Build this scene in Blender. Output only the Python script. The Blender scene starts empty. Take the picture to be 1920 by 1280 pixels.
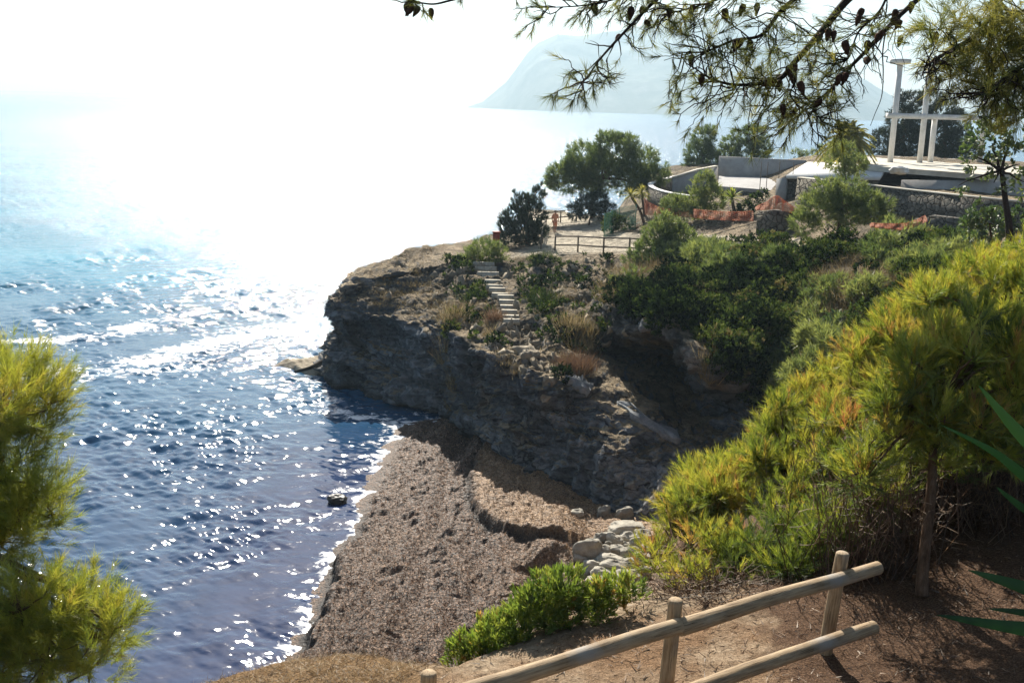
import bpy, math, random
import numpy as np
from mathutils import Vector, Matrix, Euler
random.seed(7); RNG = np.random.default_rng(11)
S = bpy.context.scene
COL = S.collection

# ------------------------------------------------------------------ camera
CAM_Z, FOC, PITCH, ROLL = 17.0, 2000.0, math.radians(12.52), math.radians(1.6)
fwd = np.array([0, math.cos(PITCH), -math.sin(PITCH)])
up0 = np.array([0, math.sin(PITCH), math.cos(PITCH)])
rt0 = np.array([1.0, 0, 0])
RT = rt0*math.cos(ROLL) + up0*math.sin(ROLL)
UP = up0*math.cos(ROLL) - rt0*math.sin(ROLL)
EYE = np.array([0, 0, CAM_Z])
cd = bpy.data.cameras.new('camera'); cam = bpy.data.objects.new('camera', cd); COL.objects.link(cam)
cd.sensor_width = 36; cd.lens = FOC/1920*36; cd.clip_start = 0.05; cd.clip_end = 60000
M = Matrix.Identity(4)
for i in range(3):
    M[i][0] = RT[i]; M[i][1] = UP[i]; M[i][2] = -fwd[i]; M[i][3] = EYE[i]
cam.matrix_world = M
S.camera = cam

# ------------------------------------------------------------------ world, sun, exposure
SUN_EL, SUN_AZ = math.radians(38), math.radians(-9.5)      # azimuth from +Y towards +X
sun_dir = Vector((math.sin(SUN_AZ)*math.cos(SUN_EL), math.cos(SUN_AZ)*math.cos(SUN_EL), math.sin(SUN_EL)))
w = bpy.data.worlds.new('World'); S.world = w; w.use_nodes = True
nt = w.node_tree
sky = nt.nodes.new('ShaderNodeTexSky'); sky.sky_type = 'NISHITA'; sky.sun_disc = False
sky.sun_elevation = SUN_EL; sky.sun_rotation = SUN_AZ; sky.air_density = 1.0; sky.dust_density = 1.6; sky.ozone_density = 1.0
bg = nt.nodes['Background']; bg.inputs['Strength'].default_value = 0.05
nt.links.new(sky.outputs[0], bg.inputs['Color'])
sd = bpy.data.lights.new('sun', 'SUN'); sd.energy = 5.0; sd.angle = math.radians(0.5); sd.color = (1, 0.93, 0.82)
so = bpy.data.objects.new('sun', sd); COL.objects.link(so)
so.rotation_euler = sun_dir.to_track_quat('Z', 'Y').to_euler(); so.location = (0, 0, 60)
S.view_settings.view_transform = 'Standard'; S.view_settings.look = 'None'
S.view_settings.exposure = 1.17; S.view_settings.gamma = 1
cy = S.cycles
cy.max_bounces = 8; cy.diffuse_bounces = 5; cy.glossy_bounces = 3; cy.transmission_bounces = 4
cy.transparent_max_bounces = 6; cy.volume_bounces = 0; cy.caustics_reflective = False; cy.caustics_refractive = False
cy.use_denoising = True; cy.sample_clamp_indirect = 6; cy.sample_clamp_direct = 0
cy.use_adaptive_sampling = True; cy.adaptive_threshold = 0.02

# ------------------------------------------------------------------ pixel -> world helpers (photo pixels, 1920 wide)
def ray(px, py): return RT*((px-960)/FOC) + UP*((640-py)/FOC) + fwd
def Z(px, py, z):                       # point of the pixel's sight line at height z
    r = ray(px, py); return EYE + r*((z-CAM_Z)/r[2])
def D(px, py, d): return EYE + ray(px, py)*d     # ... at axial depth d
def R(px, py, rr):                      # ... at horizontal range rr
    r = ray(px, py); return EYE + r*(rr/math.hypot(r[0], r[1]))
def proj(p):
    v = np.asarray(p)-EYE; d = v@fwd
    return 960+FOC*(v@RT)/d, 640-FOC*(v@UP)/d, d

# ------------------------------------------------------------------ numpy noise
def _h(i, j, k):
    n = (i*374761393 + j*668265263 + k*2147483647*3 + 1013904223) & 0xffffffff
    n = ((n ^ (n >> 13))*1274126177) & 0xffffffff
    n = ((n ^ (n >> 16))*2246822519) & 0xffffffff
    return ((n ^ (n >> 15)) & 0xffff)/65535.0
def vnoise(p):
    p = np.asarray(p, float); i = np.floor(p).astype(np.int64); f = p-i; f = f*f*(3-2*f)
    x, y, z = i[..., 0], i[..., 1], i[..., 2]; fx, fy, fz = f[..., 0], f[..., 1], f[..., 2]
    def L(a, b, t): return a+(b-a)*t
    return L(L(L(_h(x, y, z), _h(x+1, y, z), fx), L(_h(x, y+1, z), _h(x+1, y+1, z), fx), fy),
             L(L(_h(x, y, z+1), _h(x+1, y, z+1), fx), L(_h(x, y+1, z+1), _h(x+1, y+1, z+1), fx), fy), fz)*2-1
def fbm(p, o=4, g=0.5):
    p = np.asarray(p, float); s = 0; a = 1; t = 0
    for k in range(o):
        s = s + a*vnoise(p + k*17.3); t += a; a *= g; p = p*2.03
    return s/t
def sstep(a, b, x):
    t = np.clip((x-a)/(b-a), 0, 1); return t*t*(3-2*t)

# ------------------------------------------------------------------ mesh helpers
def mesh(name, v, f, mat=None, smooth=False, attrs=None):
    """v: Nx3, f: MxK array (one K) or list of such arrays."""
    fs = f if isinstance(f, list) else [f]
    fs = [np.asarray(a, np.int32) for a in fs if len(a)]
    me = bpy.data.meshes.new(name)
    v = np.asarray(v, np.float32); me.vertices.add(len(v)); me.vertices.foreach_set('co', v.ravel())
    loops = np.concatenate([a.ravel() for a in fs]); sizes = np.concatenate([np.full(len(a), a.shape[1], np.int32) for a in fs])
    me.loops.add(len(loops)); me.loops.foreach_set('vertex_index', loops)
    me.polygons.add(len(sizes)); me.polygons.foreach_set('loop_start', np.concatenate([[0], np.cumsum(sizes)[:-1]]).astype(np.int32))
    me.update(calc_edges=True)
    if smooth: me.polygons.foreach_set('use_smooth', np.ones(len(sizes), bool))
    for k, a in (attrs or {}).items():
        at = me.attributes.new(k, 'FLOAT', 'POINT'); at.data.foreach_set('value', np.asarray(a, np.float32).ravel())
    if mat: me.materials.append(mat)
    me.validate(); me.update()
    return me
def obj(name, me, parent=None, loc=None):
    o = bpy.data.objects.new(name, me); COL.objects.link(o)
    if parent: o.parent = parent
    if loc is not None: o.location = loc
    return o
def tag(o, label=None, cat=None, group=None, kind=None):
    if label: o['label'] = label
    if cat: o['category'] = cat
    if group: o['group'] = group
    if kind: o['kind'] = kind
    return o
def thing(name, label, cat, loc=(0, 0, 0), group=None):
    o = bpy.data.objects.new(name, None); COL.objects.link(o); o.location = loc; o.empty_display_size = 0.3
    return tag(o, label, cat, group)
def part(name, v, f, mat, root, smooth=False, attrs=None):
    """part from WORLD coordinates under a thing whose Empty has only a location"""
    off = np.array(root.location) if root is not None else 0
    if root is not None and root.parent is not None: off = off + np.array(root.parent.location)
    return obj(name, mesh(name, np.asarray(v)-off, f, mat, smooth, attrs), root)
def solo(name, v, f, mat, label=None, cat=None, group=None, kind=None, smooth=False, attrs=None):
    v = np.asarray(v, float)
    base = np.array([v[:, 0].mean(), v[:, 1].mean(), v[:, 2].min()]) if kind is None else np.zeros(3)
    o = obj(name, mesh(name, v-base, f, mat, smooth, attrs), None, base)
    return tag(o, label, cat, group, kind)
def grid_faces(nu, nv):
    a = np.arange(nu*nv).reshape(nu, nv)
    return np.stack([a[:-1, :-1], a[1:, :-1], a[1:, 1:], a[:-1, 1:]], -1).reshape(-1, 4)
def catmull(P, n):
    P = np.asarray(P, float); m = len(P); t = np.linspace(0, m-1-1e-9, n); i = np.floor(t).astype(int); f = (t-i).reshape(-1, *([1]*(P.ndim-1)))
    p0, p1, p2, p3 = P[np.clip(i-1, 0, m-1)], P[i], P[np.clip(i+1, 0, m-1)], P[np.clip(i+2, 0, m-1)]
    return .5*((2*p1)+(-p0+p2)*f+(2*p0-5*p1+4*p2-p3)*f*f+(-p0+3*p1-3*p2+p3)*f**3)
def sheet(C, nu, nv):
    return catmull(catmull(np.asarray(C, float), nu).transpose(1, 0, 2), nv).transpose(1, 0, 2)
def sheet_normals(G):
    du = np.gradient(G, axis=0); dv = np.gradient(G, axis=1); n = np.cross(du, dv)
    return n/(np.linalg.norm(n, axis=-1, keepdims=True)+1e-9)
def tube(path, rad, seg=8, cap=True):
    """verts, quad faces (+ caps as fan tris) of a tapered tube along a path"""
    P = np.asarray(path, float); n = len(P); r = np.broadcast_to(np.asarray(rad, float), (n,))
    T = np.gradient(P, axis=0); T /= np.linalg.norm(T, axis=1, keepdims=True)+1e-9
    a = np.where(np.abs(T[:, 2:3]) < .9, np.array([[0, 0, 1.]]), np.array([[1., 0, 0]]))
    X = np.cross(T, a); X /= np.linalg.norm(X, axis=1, keepdims=True)+1e-9; Y = np.cross(T, X)
    th = np.arange(seg)*2*math.pi/seg
    V = P[:, None]+r[:, None, None]*(np.cos(th)[None, :, None]*X[:, None]+np.sin(th)[None, :, None]*Y[:, None])
    V = V.reshape(-1, 3); k = np.arange(n*seg).reshape(n, seg); k2 = np.roll(k, -1, 1)
    F = np.stack([k[:-1], k2[:-1], k2[1:], k[1:]], -1).reshape(-1, 4)
    if cap:
        V = np.concatenate([V, P[:1], P[-1:]]); c0, c1 = n*seg, n*seg+1
        q = np.arange(seg); q2 = (q+1) % seg
        T3 = np.concatenate([np.stack([np.full(seg, c0), q2, q], -1), np.stack([np.full(seg, c1), q+(n-1)*seg, q2+(n-1)*seg], -1)])
        return V, F, T3
    return V, F, np.zeros((0, 3), int)
class MB:
    def __init__(s): s.v = []; s.q = []; s.t = []; s.n = 0; s.a = []
    def add(s, v, q=(), t=(), a=0.0):
        v = np.asarray(v, float)
        if len(q): s.q.append(np.asarray(q)+s.n)
        if len(t): s.t.append(np.asarray(t)+s.n)
        s.v.append(v); s.n += len(v); s.a.append(np.broadcast_to(np.asarray(a, float), (len(v),))); return s
    def tube(s, path, rad, seg=8, cap=True, a=0.0): return s.add(*tube(path, rad, seg, cap), a)
    def box(s, c, size, rot=0.0, a=0.0, bev=0.0):
        sx, sy, sz = [k/2 for k in size]
        V = np.array([[x, y, z] for z in (-sz, sz) for x, y in ((-sx, -sy), (sx, -sy), (sx, sy), (-sx, sy))])
        cr, sr = math.cos(rot), math.sin(rot); V = np.stack([V[:, 0]*cr-V[:, 1]*sr, V[:, 0]*sr+V[:, 1]*cr, V[:, 2]], 1)+np.asarray(c)
        return s.add(V, [[0, 3, 2, 1], [4, 5, 6, 7], [0, 1, 5, 4], [1, 2, 6, 5], [2, 3, 7, 6], [3, 0, 4, 7]], (), a)
    def V(s): return np.concatenate(s.v)
    def F(s): return ([np.concatenate(s.q)] if s.q else [])+([np.concatenate(s.t)] if s.t else [])
    def A(s): return np.concatenate(s.a)
    def part(s, name, mat, root, smooth=False): return part(name, s.V(), s.F(), mat, root, smooth, {'tint': s.A()})
    def solo(s, name, mat, label=None, cat=None, group=None, kind=None, smooth=False):
        return solo(name, s.V(), s.F(), mat, label, cat, group, kind, smooth, {'tint': s.A()})

# ------------------------------------------------------------------ materials
def mat_new(name):
    m = bpy.data.materials.new(name); m.use_nodes = True; t = m.node_tree; t.nodes.clear()
    o = t.nodes.new('ShaderNodeOutputMaterial'); return m, t, o
class NB:
    def __init__(s, t): s.t = t
    def n(s, ty, ins=None, **kw):
        d = s.t.nodes.new('ShaderNode'+ty)
        for k, v in kw.items(): setattr(d, k, v)
        for k, v in (ins or {}).items():
            if isinstance(v, bpy.types.NodeSocket): s.t.links.new(v, d.inputs[k])
            else: d.inputs[k].default_value = v
        return d
    def pos(s): return s.n('NewGeometry').outputs['Position']
    def noise(s, vec, scale, detail=4, rough=.55, dist=0.0): return s.n('TexNoise', {'Vector': vec, 'Scale': scale, 'Detail': detail, 'Roughness': rough, 'Distortion': dist}).outputs['Fac']
    def voro(s, vec, scale, feature='F1', out='Distance'): return s.n('TexVoronoi', {'Vector': vec, 'Scale': scale}, feature=feature).outputs[out]
    def scale(s, vec, x, y, z): return s.n('VectorMath', {0: vec, 1: (x, y, z)}, operation='MULTIPLY').outputs[0]
    def ramp(s, fac, stops):
        r = s.n('ValToRGB', {'Fac': fac}); e = r.color_ramp.elements
        while len(e) < len(stops): e.new(.5)
        for k, (p, c) in enumerate(stops): e[k].position = p; e[k].color = (*c, 1) if len(c) == 3 else c
        return r.outputs[0]
    def mix(s, f, a, b):
        d = s.n('Mix', data_type='RGBA')
        for k, v in ((0, f), (6, a), (7, b)):
            if isinstance(v, bpy.types.NodeSocket): s.t.links.new(v, d.inputs[k])
            else: d.inputs[k].default_value = v if not isinstance(v, tuple) or len(v) == 4 else (*v, 1)
        return d.outputs[2]
    def math(s, op, a, b=0.0, c=0.0, clamp=False): return s.n('Math', {0: a, 1: b, 2: c}, operation=op, use_clamp=clamp).outputs[0]
    def mapr(s, v, a, b, c=0.0, d=1.0): return s.n('MapRange', {'Value': v, 'From Min': a, 'From Max': b, 'To Min': c, 'To Max': d}).outputs[0]
    def attr(s, name): return s.n('Attribute', attribute_name=name).outputs['Fac']
    def bump(s, h, st=.5, dist=.1, n=None):
        d = {'Height': h, 'Strength': st, 'Distance': dist}
        if n: d['Normal'] = n
        return s.n('Bump', d).outputs[0]
    def pbsdf(s, col, rough=.8, spec=.3, normal=None, **ins):
        d = {'Base Color': col if not isinstance(col, tuple) else (*col, 1), 'Roughness': rough, 'Specular IOR Level': spec, **ins}
        if normal is not None: d['Normal'] = normal
        return s.n('BsdfPrincipled', d).outputs[0]

def mat_rock():
    m, t, o = mat_new('cliff rock'); b = NB(t); p = b.pos()
    bed = b.n('VectorMath', {0: p, 1: (.17, .06, 1.)}, operation='DOT_PRODUCT').outputs['Value']
    warp = b.noise(p, .5, 4); n1 = b.noise(p, .35, 6); n2 = b.noise(p, 2.2, 8, .62); n3 = b.noise(p, 9, 6, .65)
    strat = b.noise(b.n('CombineXYZ', {0: b.math('ADD', b.math('MULTIPLY', bed, 1.5), b.math('MULTIPLY', warp, 2.6)), 1: warp, 2: 0.0}).outputs[0], 1.6, 6, .7)
    rk = b.ramp(b.math('ADD', b.math('MULTIPLY', strat, .6), b.math('MULTIPLY', n2, .4)), [(.32, (.04, .045, .05)), (.45, (.12, .13, .142)), (.55, (.19, .20, .207)), (.68, (.34, .335, .315))])
    tan = b.ramp(n2, [(.3, (.12, .09, .055)), (.5, (.24, .185, .115)), (.7, (.36, .29, .19))])
    c1 = b.mix(b.mapr(n1, .56, .7), rk, b.ramp(n2, [(.3, (.07, .048, .03)), (.65, (.22, .165, .11))]))
    nz = b.n('SeparateXYZ', {0: b.n('NewGeometry').outputs['Normal']}).outputs[2]
    soil = b.math('ADD', nz, b.math('MULTIPLY', b.math('SUBTRACT', n2, .5), .9))
    c2 = b.mix(b.mapr(soil, .62, .86), c1, tan)
    earth = b.attr('earth'); n4 = b.noise(p, 1.1, 6, .6)
    c3 = b.mix(b.mapr(b.math('ADD', earth, b.math('SUBTRACT', n4, .5)), .35, .65), c2, b.ramp(n3, [(.3, (.09, .065, .04)), (.5, (.2, .15, .09)), (.7, (.3, .25, .16))]))
    c3 = b.mix(b.math('MULTIPLY', b.attr('ash'), .75), c3, b.ramp(b.math('ADD', b.math('MULTIPLY', strat, .3), b.math('MULTIPLY', n2, .7)), [(.35, (.10, .112, .125)), (.5, (.2, .215, .23)), (.65, (.32, .33, .335))]))
    pale = b.attr('pale'); c4 = b.mix(pale, c3, b.ramp(n2, [(.3, (.36, .31, .23)), (.7, (.60, .53, .41))]))
    wv = b.n('VectorMath', {0: b.scale(p, .24, .24, 1.2), 1: b.n('CombineXYZ', {0: b.math('MULTIPLY', warp, 2.2), 1: b.math('MULTIPLY', n2, .8), 2: b.math('ADD', b.math('MULTIPLY', n2, .55), b.math('MULTIPLY', warp, 1.6))}).outputs[0]}, operation='ADD').outputs[0]
    ck = b.voro(wv, 1.1, 'DISTANCE_TO_EDGE'); ck2 = b.voro(wv, 3.1, 'DISTANCE_TO_EDGE'); cellc = b.n('SeparateColor', {0: b.voro(wv, 1.1, 'F1', 'Color')}).outputs[0]
    crack = b.math('MULTIPLY', b.mapr(ck, 0.0, .05), b.mapr(ck2, 0.0, .05, .45, 1.0))
    c4 = b.n('HueSaturation', {'Color': c4, 'Value': b.mapr(cellc, 0, 1, .7, 1.35), 'Saturation': 1.0}).outputs[0]
    c4 = b.mix(b.math('MULTIPLY', b.math('MULTIPLY', b.math('SUBTRACT', 1.0, crack), b.mapr(n1, .35, .6)), b.math('SUBTRACT', .7, b.math('MULTIPLY', pale, .7))), c4, (.03, .027, .022))
    wet = b.attr('wet'); c5 = b.mix(wet, c4, b.ramp(n2, [(.3, (.02, .018, .015)), (.7, (.06, .055, .045))]))
    h = b.math('ADD', b.math('ADD', b.math('MULTIPLY', strat, .6), b.math('MULTIPLY', crack, .7)), b.math('ADD', n2, b.math('MULTIPLY', n3, .35)))
    t.links.new(b.pbsdf(c5, .9, .2, b.bump(h, 1.0, .32)), o.inputs[0]); return m

def mat_beach():
    m, t, o = mat_new('dead seaweed'); b = NB(t); p = b.pos()
    n1 = b.noise(p, .35, 4); n2 = b.noise(p, 3.0, 8, .7); n3 = b.noise(b.scale(p, 1, 1, 1), 14, 5, .7); v = b.voro(p, 9)
    wetc = b.ramp(n3, [(.40, (.010, .006, .004)), (.53, (.11, .064, .04)), (.66, (.44, .285, .19))])
    dryc = b.ramp(n3, [(.3, (.06, .032, .014)), (.5, (.25, .15, .075)), (.7, (.44, .30, .17))])
    c = b.mix(b.math('ADD', b.attr('dry'), b.mapr(n1, .3, .7, -.2, .2), clamp=True), wetc, dryc)
    c = b.mix(b.attr('edge'), c, (.014, .01, .008))
    h = b.math('ADD', n2, b.math('ADD', b.math('MULTIPLY', n3, .5), b.math('MULTIPLY', v, .4)))
    t.links.new(b.pbsdf(c, b.mapr(n3, .3, .7, .4, .75), .3, b.bump(h, 1.0, .12)), o.inputs[0]); return m

def mat_sea():
    m, t, o = mat_new('sea water'); b = NB(t); p = b.pos()
    n1 = b.noise(b.scale(p, .5, 1.1, 1), 1.3, 4, .6, .4); n2 = b.noise(b.scale(p, .75, 1.25, 1), 4.2, 2, .6, .5); n3 = b.noise(b.scale(p, .25, .8, 1), .25, 4, .6)
    n4 = b.noise(b.scale(p, .8, 1.1, 1), 11.0, 3, .6, .3)
    h = b.math('ADD', b.math('MULTIPLY', n1, .55), b.math('ADD', b.math('MULTIPLY', n2, .62), b.math('ADD', b.math('MULTIPLY', n3, .9), b.math('MULTIPLY', n4, .22))))
    nrm = b.n('Bump', {'Height': h, 'Strength': b.attr('chop'), 'Distance': .16}).outputs[0]
    sh = b.attr('shallow'); wd = b.attr('weed')
    big = b.noise(b.scale(p, .5, 1, 1), .05, 4)
    c = b.mix(sh, (.018, .085, .165), b.mix(b.mapr(big, .35, .65), (.015, .14, .24), (.03, .23, .34)))
    c = b.mix(wd, c, b.ramp(b.noise(p, .8, 5), [(.35, (.012, .026, .075)), (.65, (.032, .05, .11))]))
    water = b.pbsdf(c, b.attr('slick'), .5, nrm, IOR=1.33)
    fn = b.noise(b.scale(p, .8, 1, 1), 2.2, 8, .68, .6); f2 = b.noise(p, .5, 4)
    fm = b.mapr(b.math('ADD', b.attr('foam'), b.math('ADD', b.math('MULTIPLY', b.math('SUBTRACT', fn, .5), 2.4), b.math('MULTIPLY', b.math('SUBTRACT', f2, .5), .7))), .48, .72)
    foam = b.pbsdf((.78, .79, .80), .85, .2, nrm)
    mx = b.n('MixShader', {0: b.n('Clamp', {0: fm}).outputs[0], 1: water, 2: foam})
    t.links.new(mx.outputs[0], o.inputs[0]); return m

def mat_leaf(name, stops, trans=.5, gloss=.06):
    m, t, o = mat_new(name); b = NB(t)
    n = b.noise(b.pos(), 1.7, 3)
    c = b.ramp(b.math('ADD', b.attr('tint'), b.math('MULTIPLY', b.math('SUBTRACT', n, .5), .5)), stops)
    d = b.n('BsdfDiffuse', {'Color': c}); tr = b.n('BsdfTranslucent', {'Color': c})
    mx = b.n('MixShader', {0: trans, 1: d.outputs[0], 2: tr.outputs[0]})
    g = b.n('BsdfGlossy', {'Color': (.9, .9, .85, 1), 'Roughness': .6})
    m2 = b.n('MixShader', {0: gloss, 1: mx.outputs[0], 2: g.outputs[0]})
    t.links.new(m2.outputs[0], o.inputs[0]); return m
def mat_noise(name, stops, scale=6, rough=.8, spec=.25, bump=.4, bdist=.02, stretch=(1, 1, 1), detail=6, vary=False):
    m, t, o = mat_new(name); b = NB(t); p = b.scale(b.n('TexCoord').outputs['Object'], *stretch)
    n = b.noise(p, scale, detail, .62); n2 = b.noise(p, scale*5, 4, .6)
    c = b.ramp(b.math('ADD', b.math('MULTIPLY', n, .7), b.math('MULTIPLY', n2, .3)), stops)
    if vary: c = b.n('HueSaturation', {'Color': c, 'Value': b.mapr(b.n('ObjectInfo').outputs['Random'], 0, 1, .62, 1.1), 'Saturation': 1.0}).outputs[0]
    t.links.new(b.pbsdf(c, rough, spec, b.bump(b.math('ADD', n, b.math('MULTIPLY', n2, .4)), bump, bdist)), o.inputs[0]); return m
def mat_flat(name, col, rough=.6, spec=.3): return mat_noise(name, [(.3, tuple(k*.75 for k in col)), (.7, tuple(min(1, k*1.15) for k in col))], 5, rough, spec, .15, .01)

MAT = {}
MAT['rock'] = mat_rock(); MAT['beach'] = mat_beach(); MAT['sea'] = mat_sea()

# ================================================================== SEA
def line_dist(X, Y, pts):
    d = np.full(X.shape, 1e9)
    for (x0, y0), (x1, y1) in zip(pts[:-1], pts[1:]):
        dx, dy = x1-x0, y1-y0; t = np.clip(((X-x0)*dx+(Y-y0)*dy)/(dx*dx+dy*dy+1e-9), 0, 1)
        d = np.minimum(d, np.hypot(X-x0-t*dx, Y-y0-t*dy))
    return d
def inside(X, Y, pts):
    c = np.zeros(X.shape, bool); n = len(pts)
    for i in range(n):
        (x0, y0), (x1, y1) = pts[i], pts[(i+1) % n]
        k = ((y0 > Y) != (y1 > Y)) & (X < (x1-x0)*(Y-y0)/((y1-y0) if y1 != y0 else 1e-9)+x0); c ^= k
    return c
WATERLINE_PX = [(900, 772), (830, 785), (765, 795), (722, 868), (708, 915), (686, 955), (682, 1000), (634, 1040), (624, 1080), (620, 1112), (600, 1160), (574, 1205), (572, 1235), (520, 1275), (430, 1330), (300, 1420)]
WL = [tuple(Z(px, py, 0.0)[:2]) for px, py in WATERLINE_PX]
def sea():
    nth = 1500; th = np.linspace(math.radians(-44), math.radians(44), nth)
    r1 = 20*np.exp(np.linspace(0, math.log(120/20), 960)); r2 = 120*np.exp(np.linspace(0, math.log(400/120), 140))[1:]; r3 = 400*np.exp(np.linspace(0, math.log(45000/400), 90))[1:]
    r = np.concatenate([r1, r2, r3]); Rr, T = np.meshgrid(r, th, indexing='ij'); X, Y = Rr*np.sin(T), Rr*np.cos(T)
    rg = np.random.default_rng(5); z = np.zeros_like(X); w1 = vnoise(np.stack([X*.35, Y*.35, X*0], -1)); w2 = vnoise(np.stack([X*.9, Y*.9, X*0+7], -1))
    for k in range(26):
        lam = 0.27*1.125**k if k < 22 else rg.uniform(.3, 1.2); a = math.radians(rg.normal(-96, 40)); kx, ky = math.cos(a)*2*math.pi/lam, math.sin(a)*2*math.pi/lam
        amp = .0092*lam**.97; fade = np.clip(1.6-Rr/(lam*230), 0, 1)
        wv = np.sin(kx*X+ky*Y+rg.uniform(0, 6.28)+(1.6*rg.normal())*w1+(1.2*rg.normal())*w2)
        z += amp*fade*(wv-.35*wv**2)
    z *= .9+1.3*fbm(np.stack([X*.2, Y*.15, X*0+60], -1), 2)
    shore = line_dist(X, Y, WL); near = sstep(0, 6, shore)
    z *= .45+.55*near
    n = fbm(np.stack([X*.12, Y*.2, X*0], -1), 3); n2 = fbm(np.stack([X*.5, Y*.8, X*0+3], -1), 3)
    foam = np.zeros_like(X)
    for pts, wdt, st in [([(40, 640), (150, 632), (300, 600), (370, 588)], 1.2, .75), ([(120, 700), (260, 680), (360, 655), (480, 625), (560, 612)], 1.6, .8),
                         ([(380, 545), (480, 530), (640, 512)], 1.6, .7), ([(250, 690), (420, 680), (620, 640)], 1.5, .35), ([(60, 655), (0, 640)], 1.0, .6),
                         ([(600, 712), (560, 735), (620, 765), (740, 790)], 1.1, .5), ([(480, 560), (620, 590)], 3.0, .4), ([(420, 630), (600, 660)], 3.0, .35)]:
        q = [tuple(Z(a, c, 0)[:2]) for a, c in pts]; d = line_dist(X+1.2*n, Y+1.2*n2, q)
        foam = np.maximum(foam, 1.05*st*np.exp(-(d/(1.6*wdt))**2)*(.85+.8*n2))
    band = sstep(48, 62, Y)*(1-sstep(82, 100, Y))*sstep(-34, -10, X)
    foam = np.maximum(foam, .52*band*(.6+1.0*n))
    foam = np.maximum(foam, .78*np.exp(-(shore/(.55+.5*(n2+.6)))**2)*(1-.8*sstep(66, 70, Y)))
    foam = np.maximum(foam, .4*np.exp(-(shore/2.6)**2)*sstep(34, 44, Y))
    shallow = sstep(70, 110, Y)*sstep(0, -30, X+.1*Y+6*n)*(1-.7*sstep(200, 500, Y))+.10*sstep(70, 110, Y)
    weed = sstep(62, 45, Y+5*n)*(.55+.45*sstep(9, 2, shore))
    solo('sea', np.stack([X, Y, z], -1).reshape(-1, 3), grid_faces(len(r), nth)[:, ::-1], MAT['sea'], kind='structure', smooth=True,
         attrs={'foam': foam, 'shallow': np.clip(shallow, 0, 1), 'weed': np.clip(weed, 0, 1), 'chop': .07+.34*sstep(46, 78, Y)+.6*sstep(70, 180, Y), 'slick': .06+.19*sstep(80, 600, Y)})
sea()

# ================================================================== FAR MOUNTAIN
def mountain():
    dist = 4200.0
    prof = [(880, 198), (905, 190), (925, 172), (948, 152), (965, 128), (985, 98), (1005, 78), (1040, 62), (1080, 66), (1130, 58), (1200, 46), (1290, 34), (1380, 30), (1450, 48), (1520, 92), (1580, 128), (1640, 168), (1700, 190), (1800, 205), (1950, 214), (2200, 222)]
    prof = np.array(prof, float); px = np.linspace(880, 2200, 420); py = np.interp(px, prof[:, 0], prof[:, 1])
    ht = np.array([max(2., R(a, c, dist)[2]) for a, c in zip(px, py)]); xs = np.array([R(a, 200, dist)[0] for a in px]); ys = np.array([R(a, 200, dist)[1] for a in px])
    nv = 120; t = np.linspace(-1, 1, nv)
    X = xs[:, None]+0*t; Y = ys[:, None]+t*900*(.25+ht[:, None]/350)
    n = fbm(np.stack([X*.004, Y*.004, X*0], -1), 5); n2 = fbm(np.stack([X*.02, Y*.012, X*0+4], -1), 4)
    prof2 = np.clip(1-np.abs(t)**1.25, 0, 1)
    Zz = ht[:, None]*prof2*(1+.35*n*(np.abs(t))**.6)+n2*14*prof2*np.abs(t)**.5-3
    m = mat_noise('mountain rock', [(.3, (.07, .08, .05)), (.5, (.13, .13, .09)), (.7, (.24, .22, .18))], .012, .95, .1, .3, 8)
    solo('mountain', np.stack([X, Y, Zz], -1).reshape(-1, 3), grid_faces(420, nv), m, kind='structure', smooth=True)
mountain()

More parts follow.
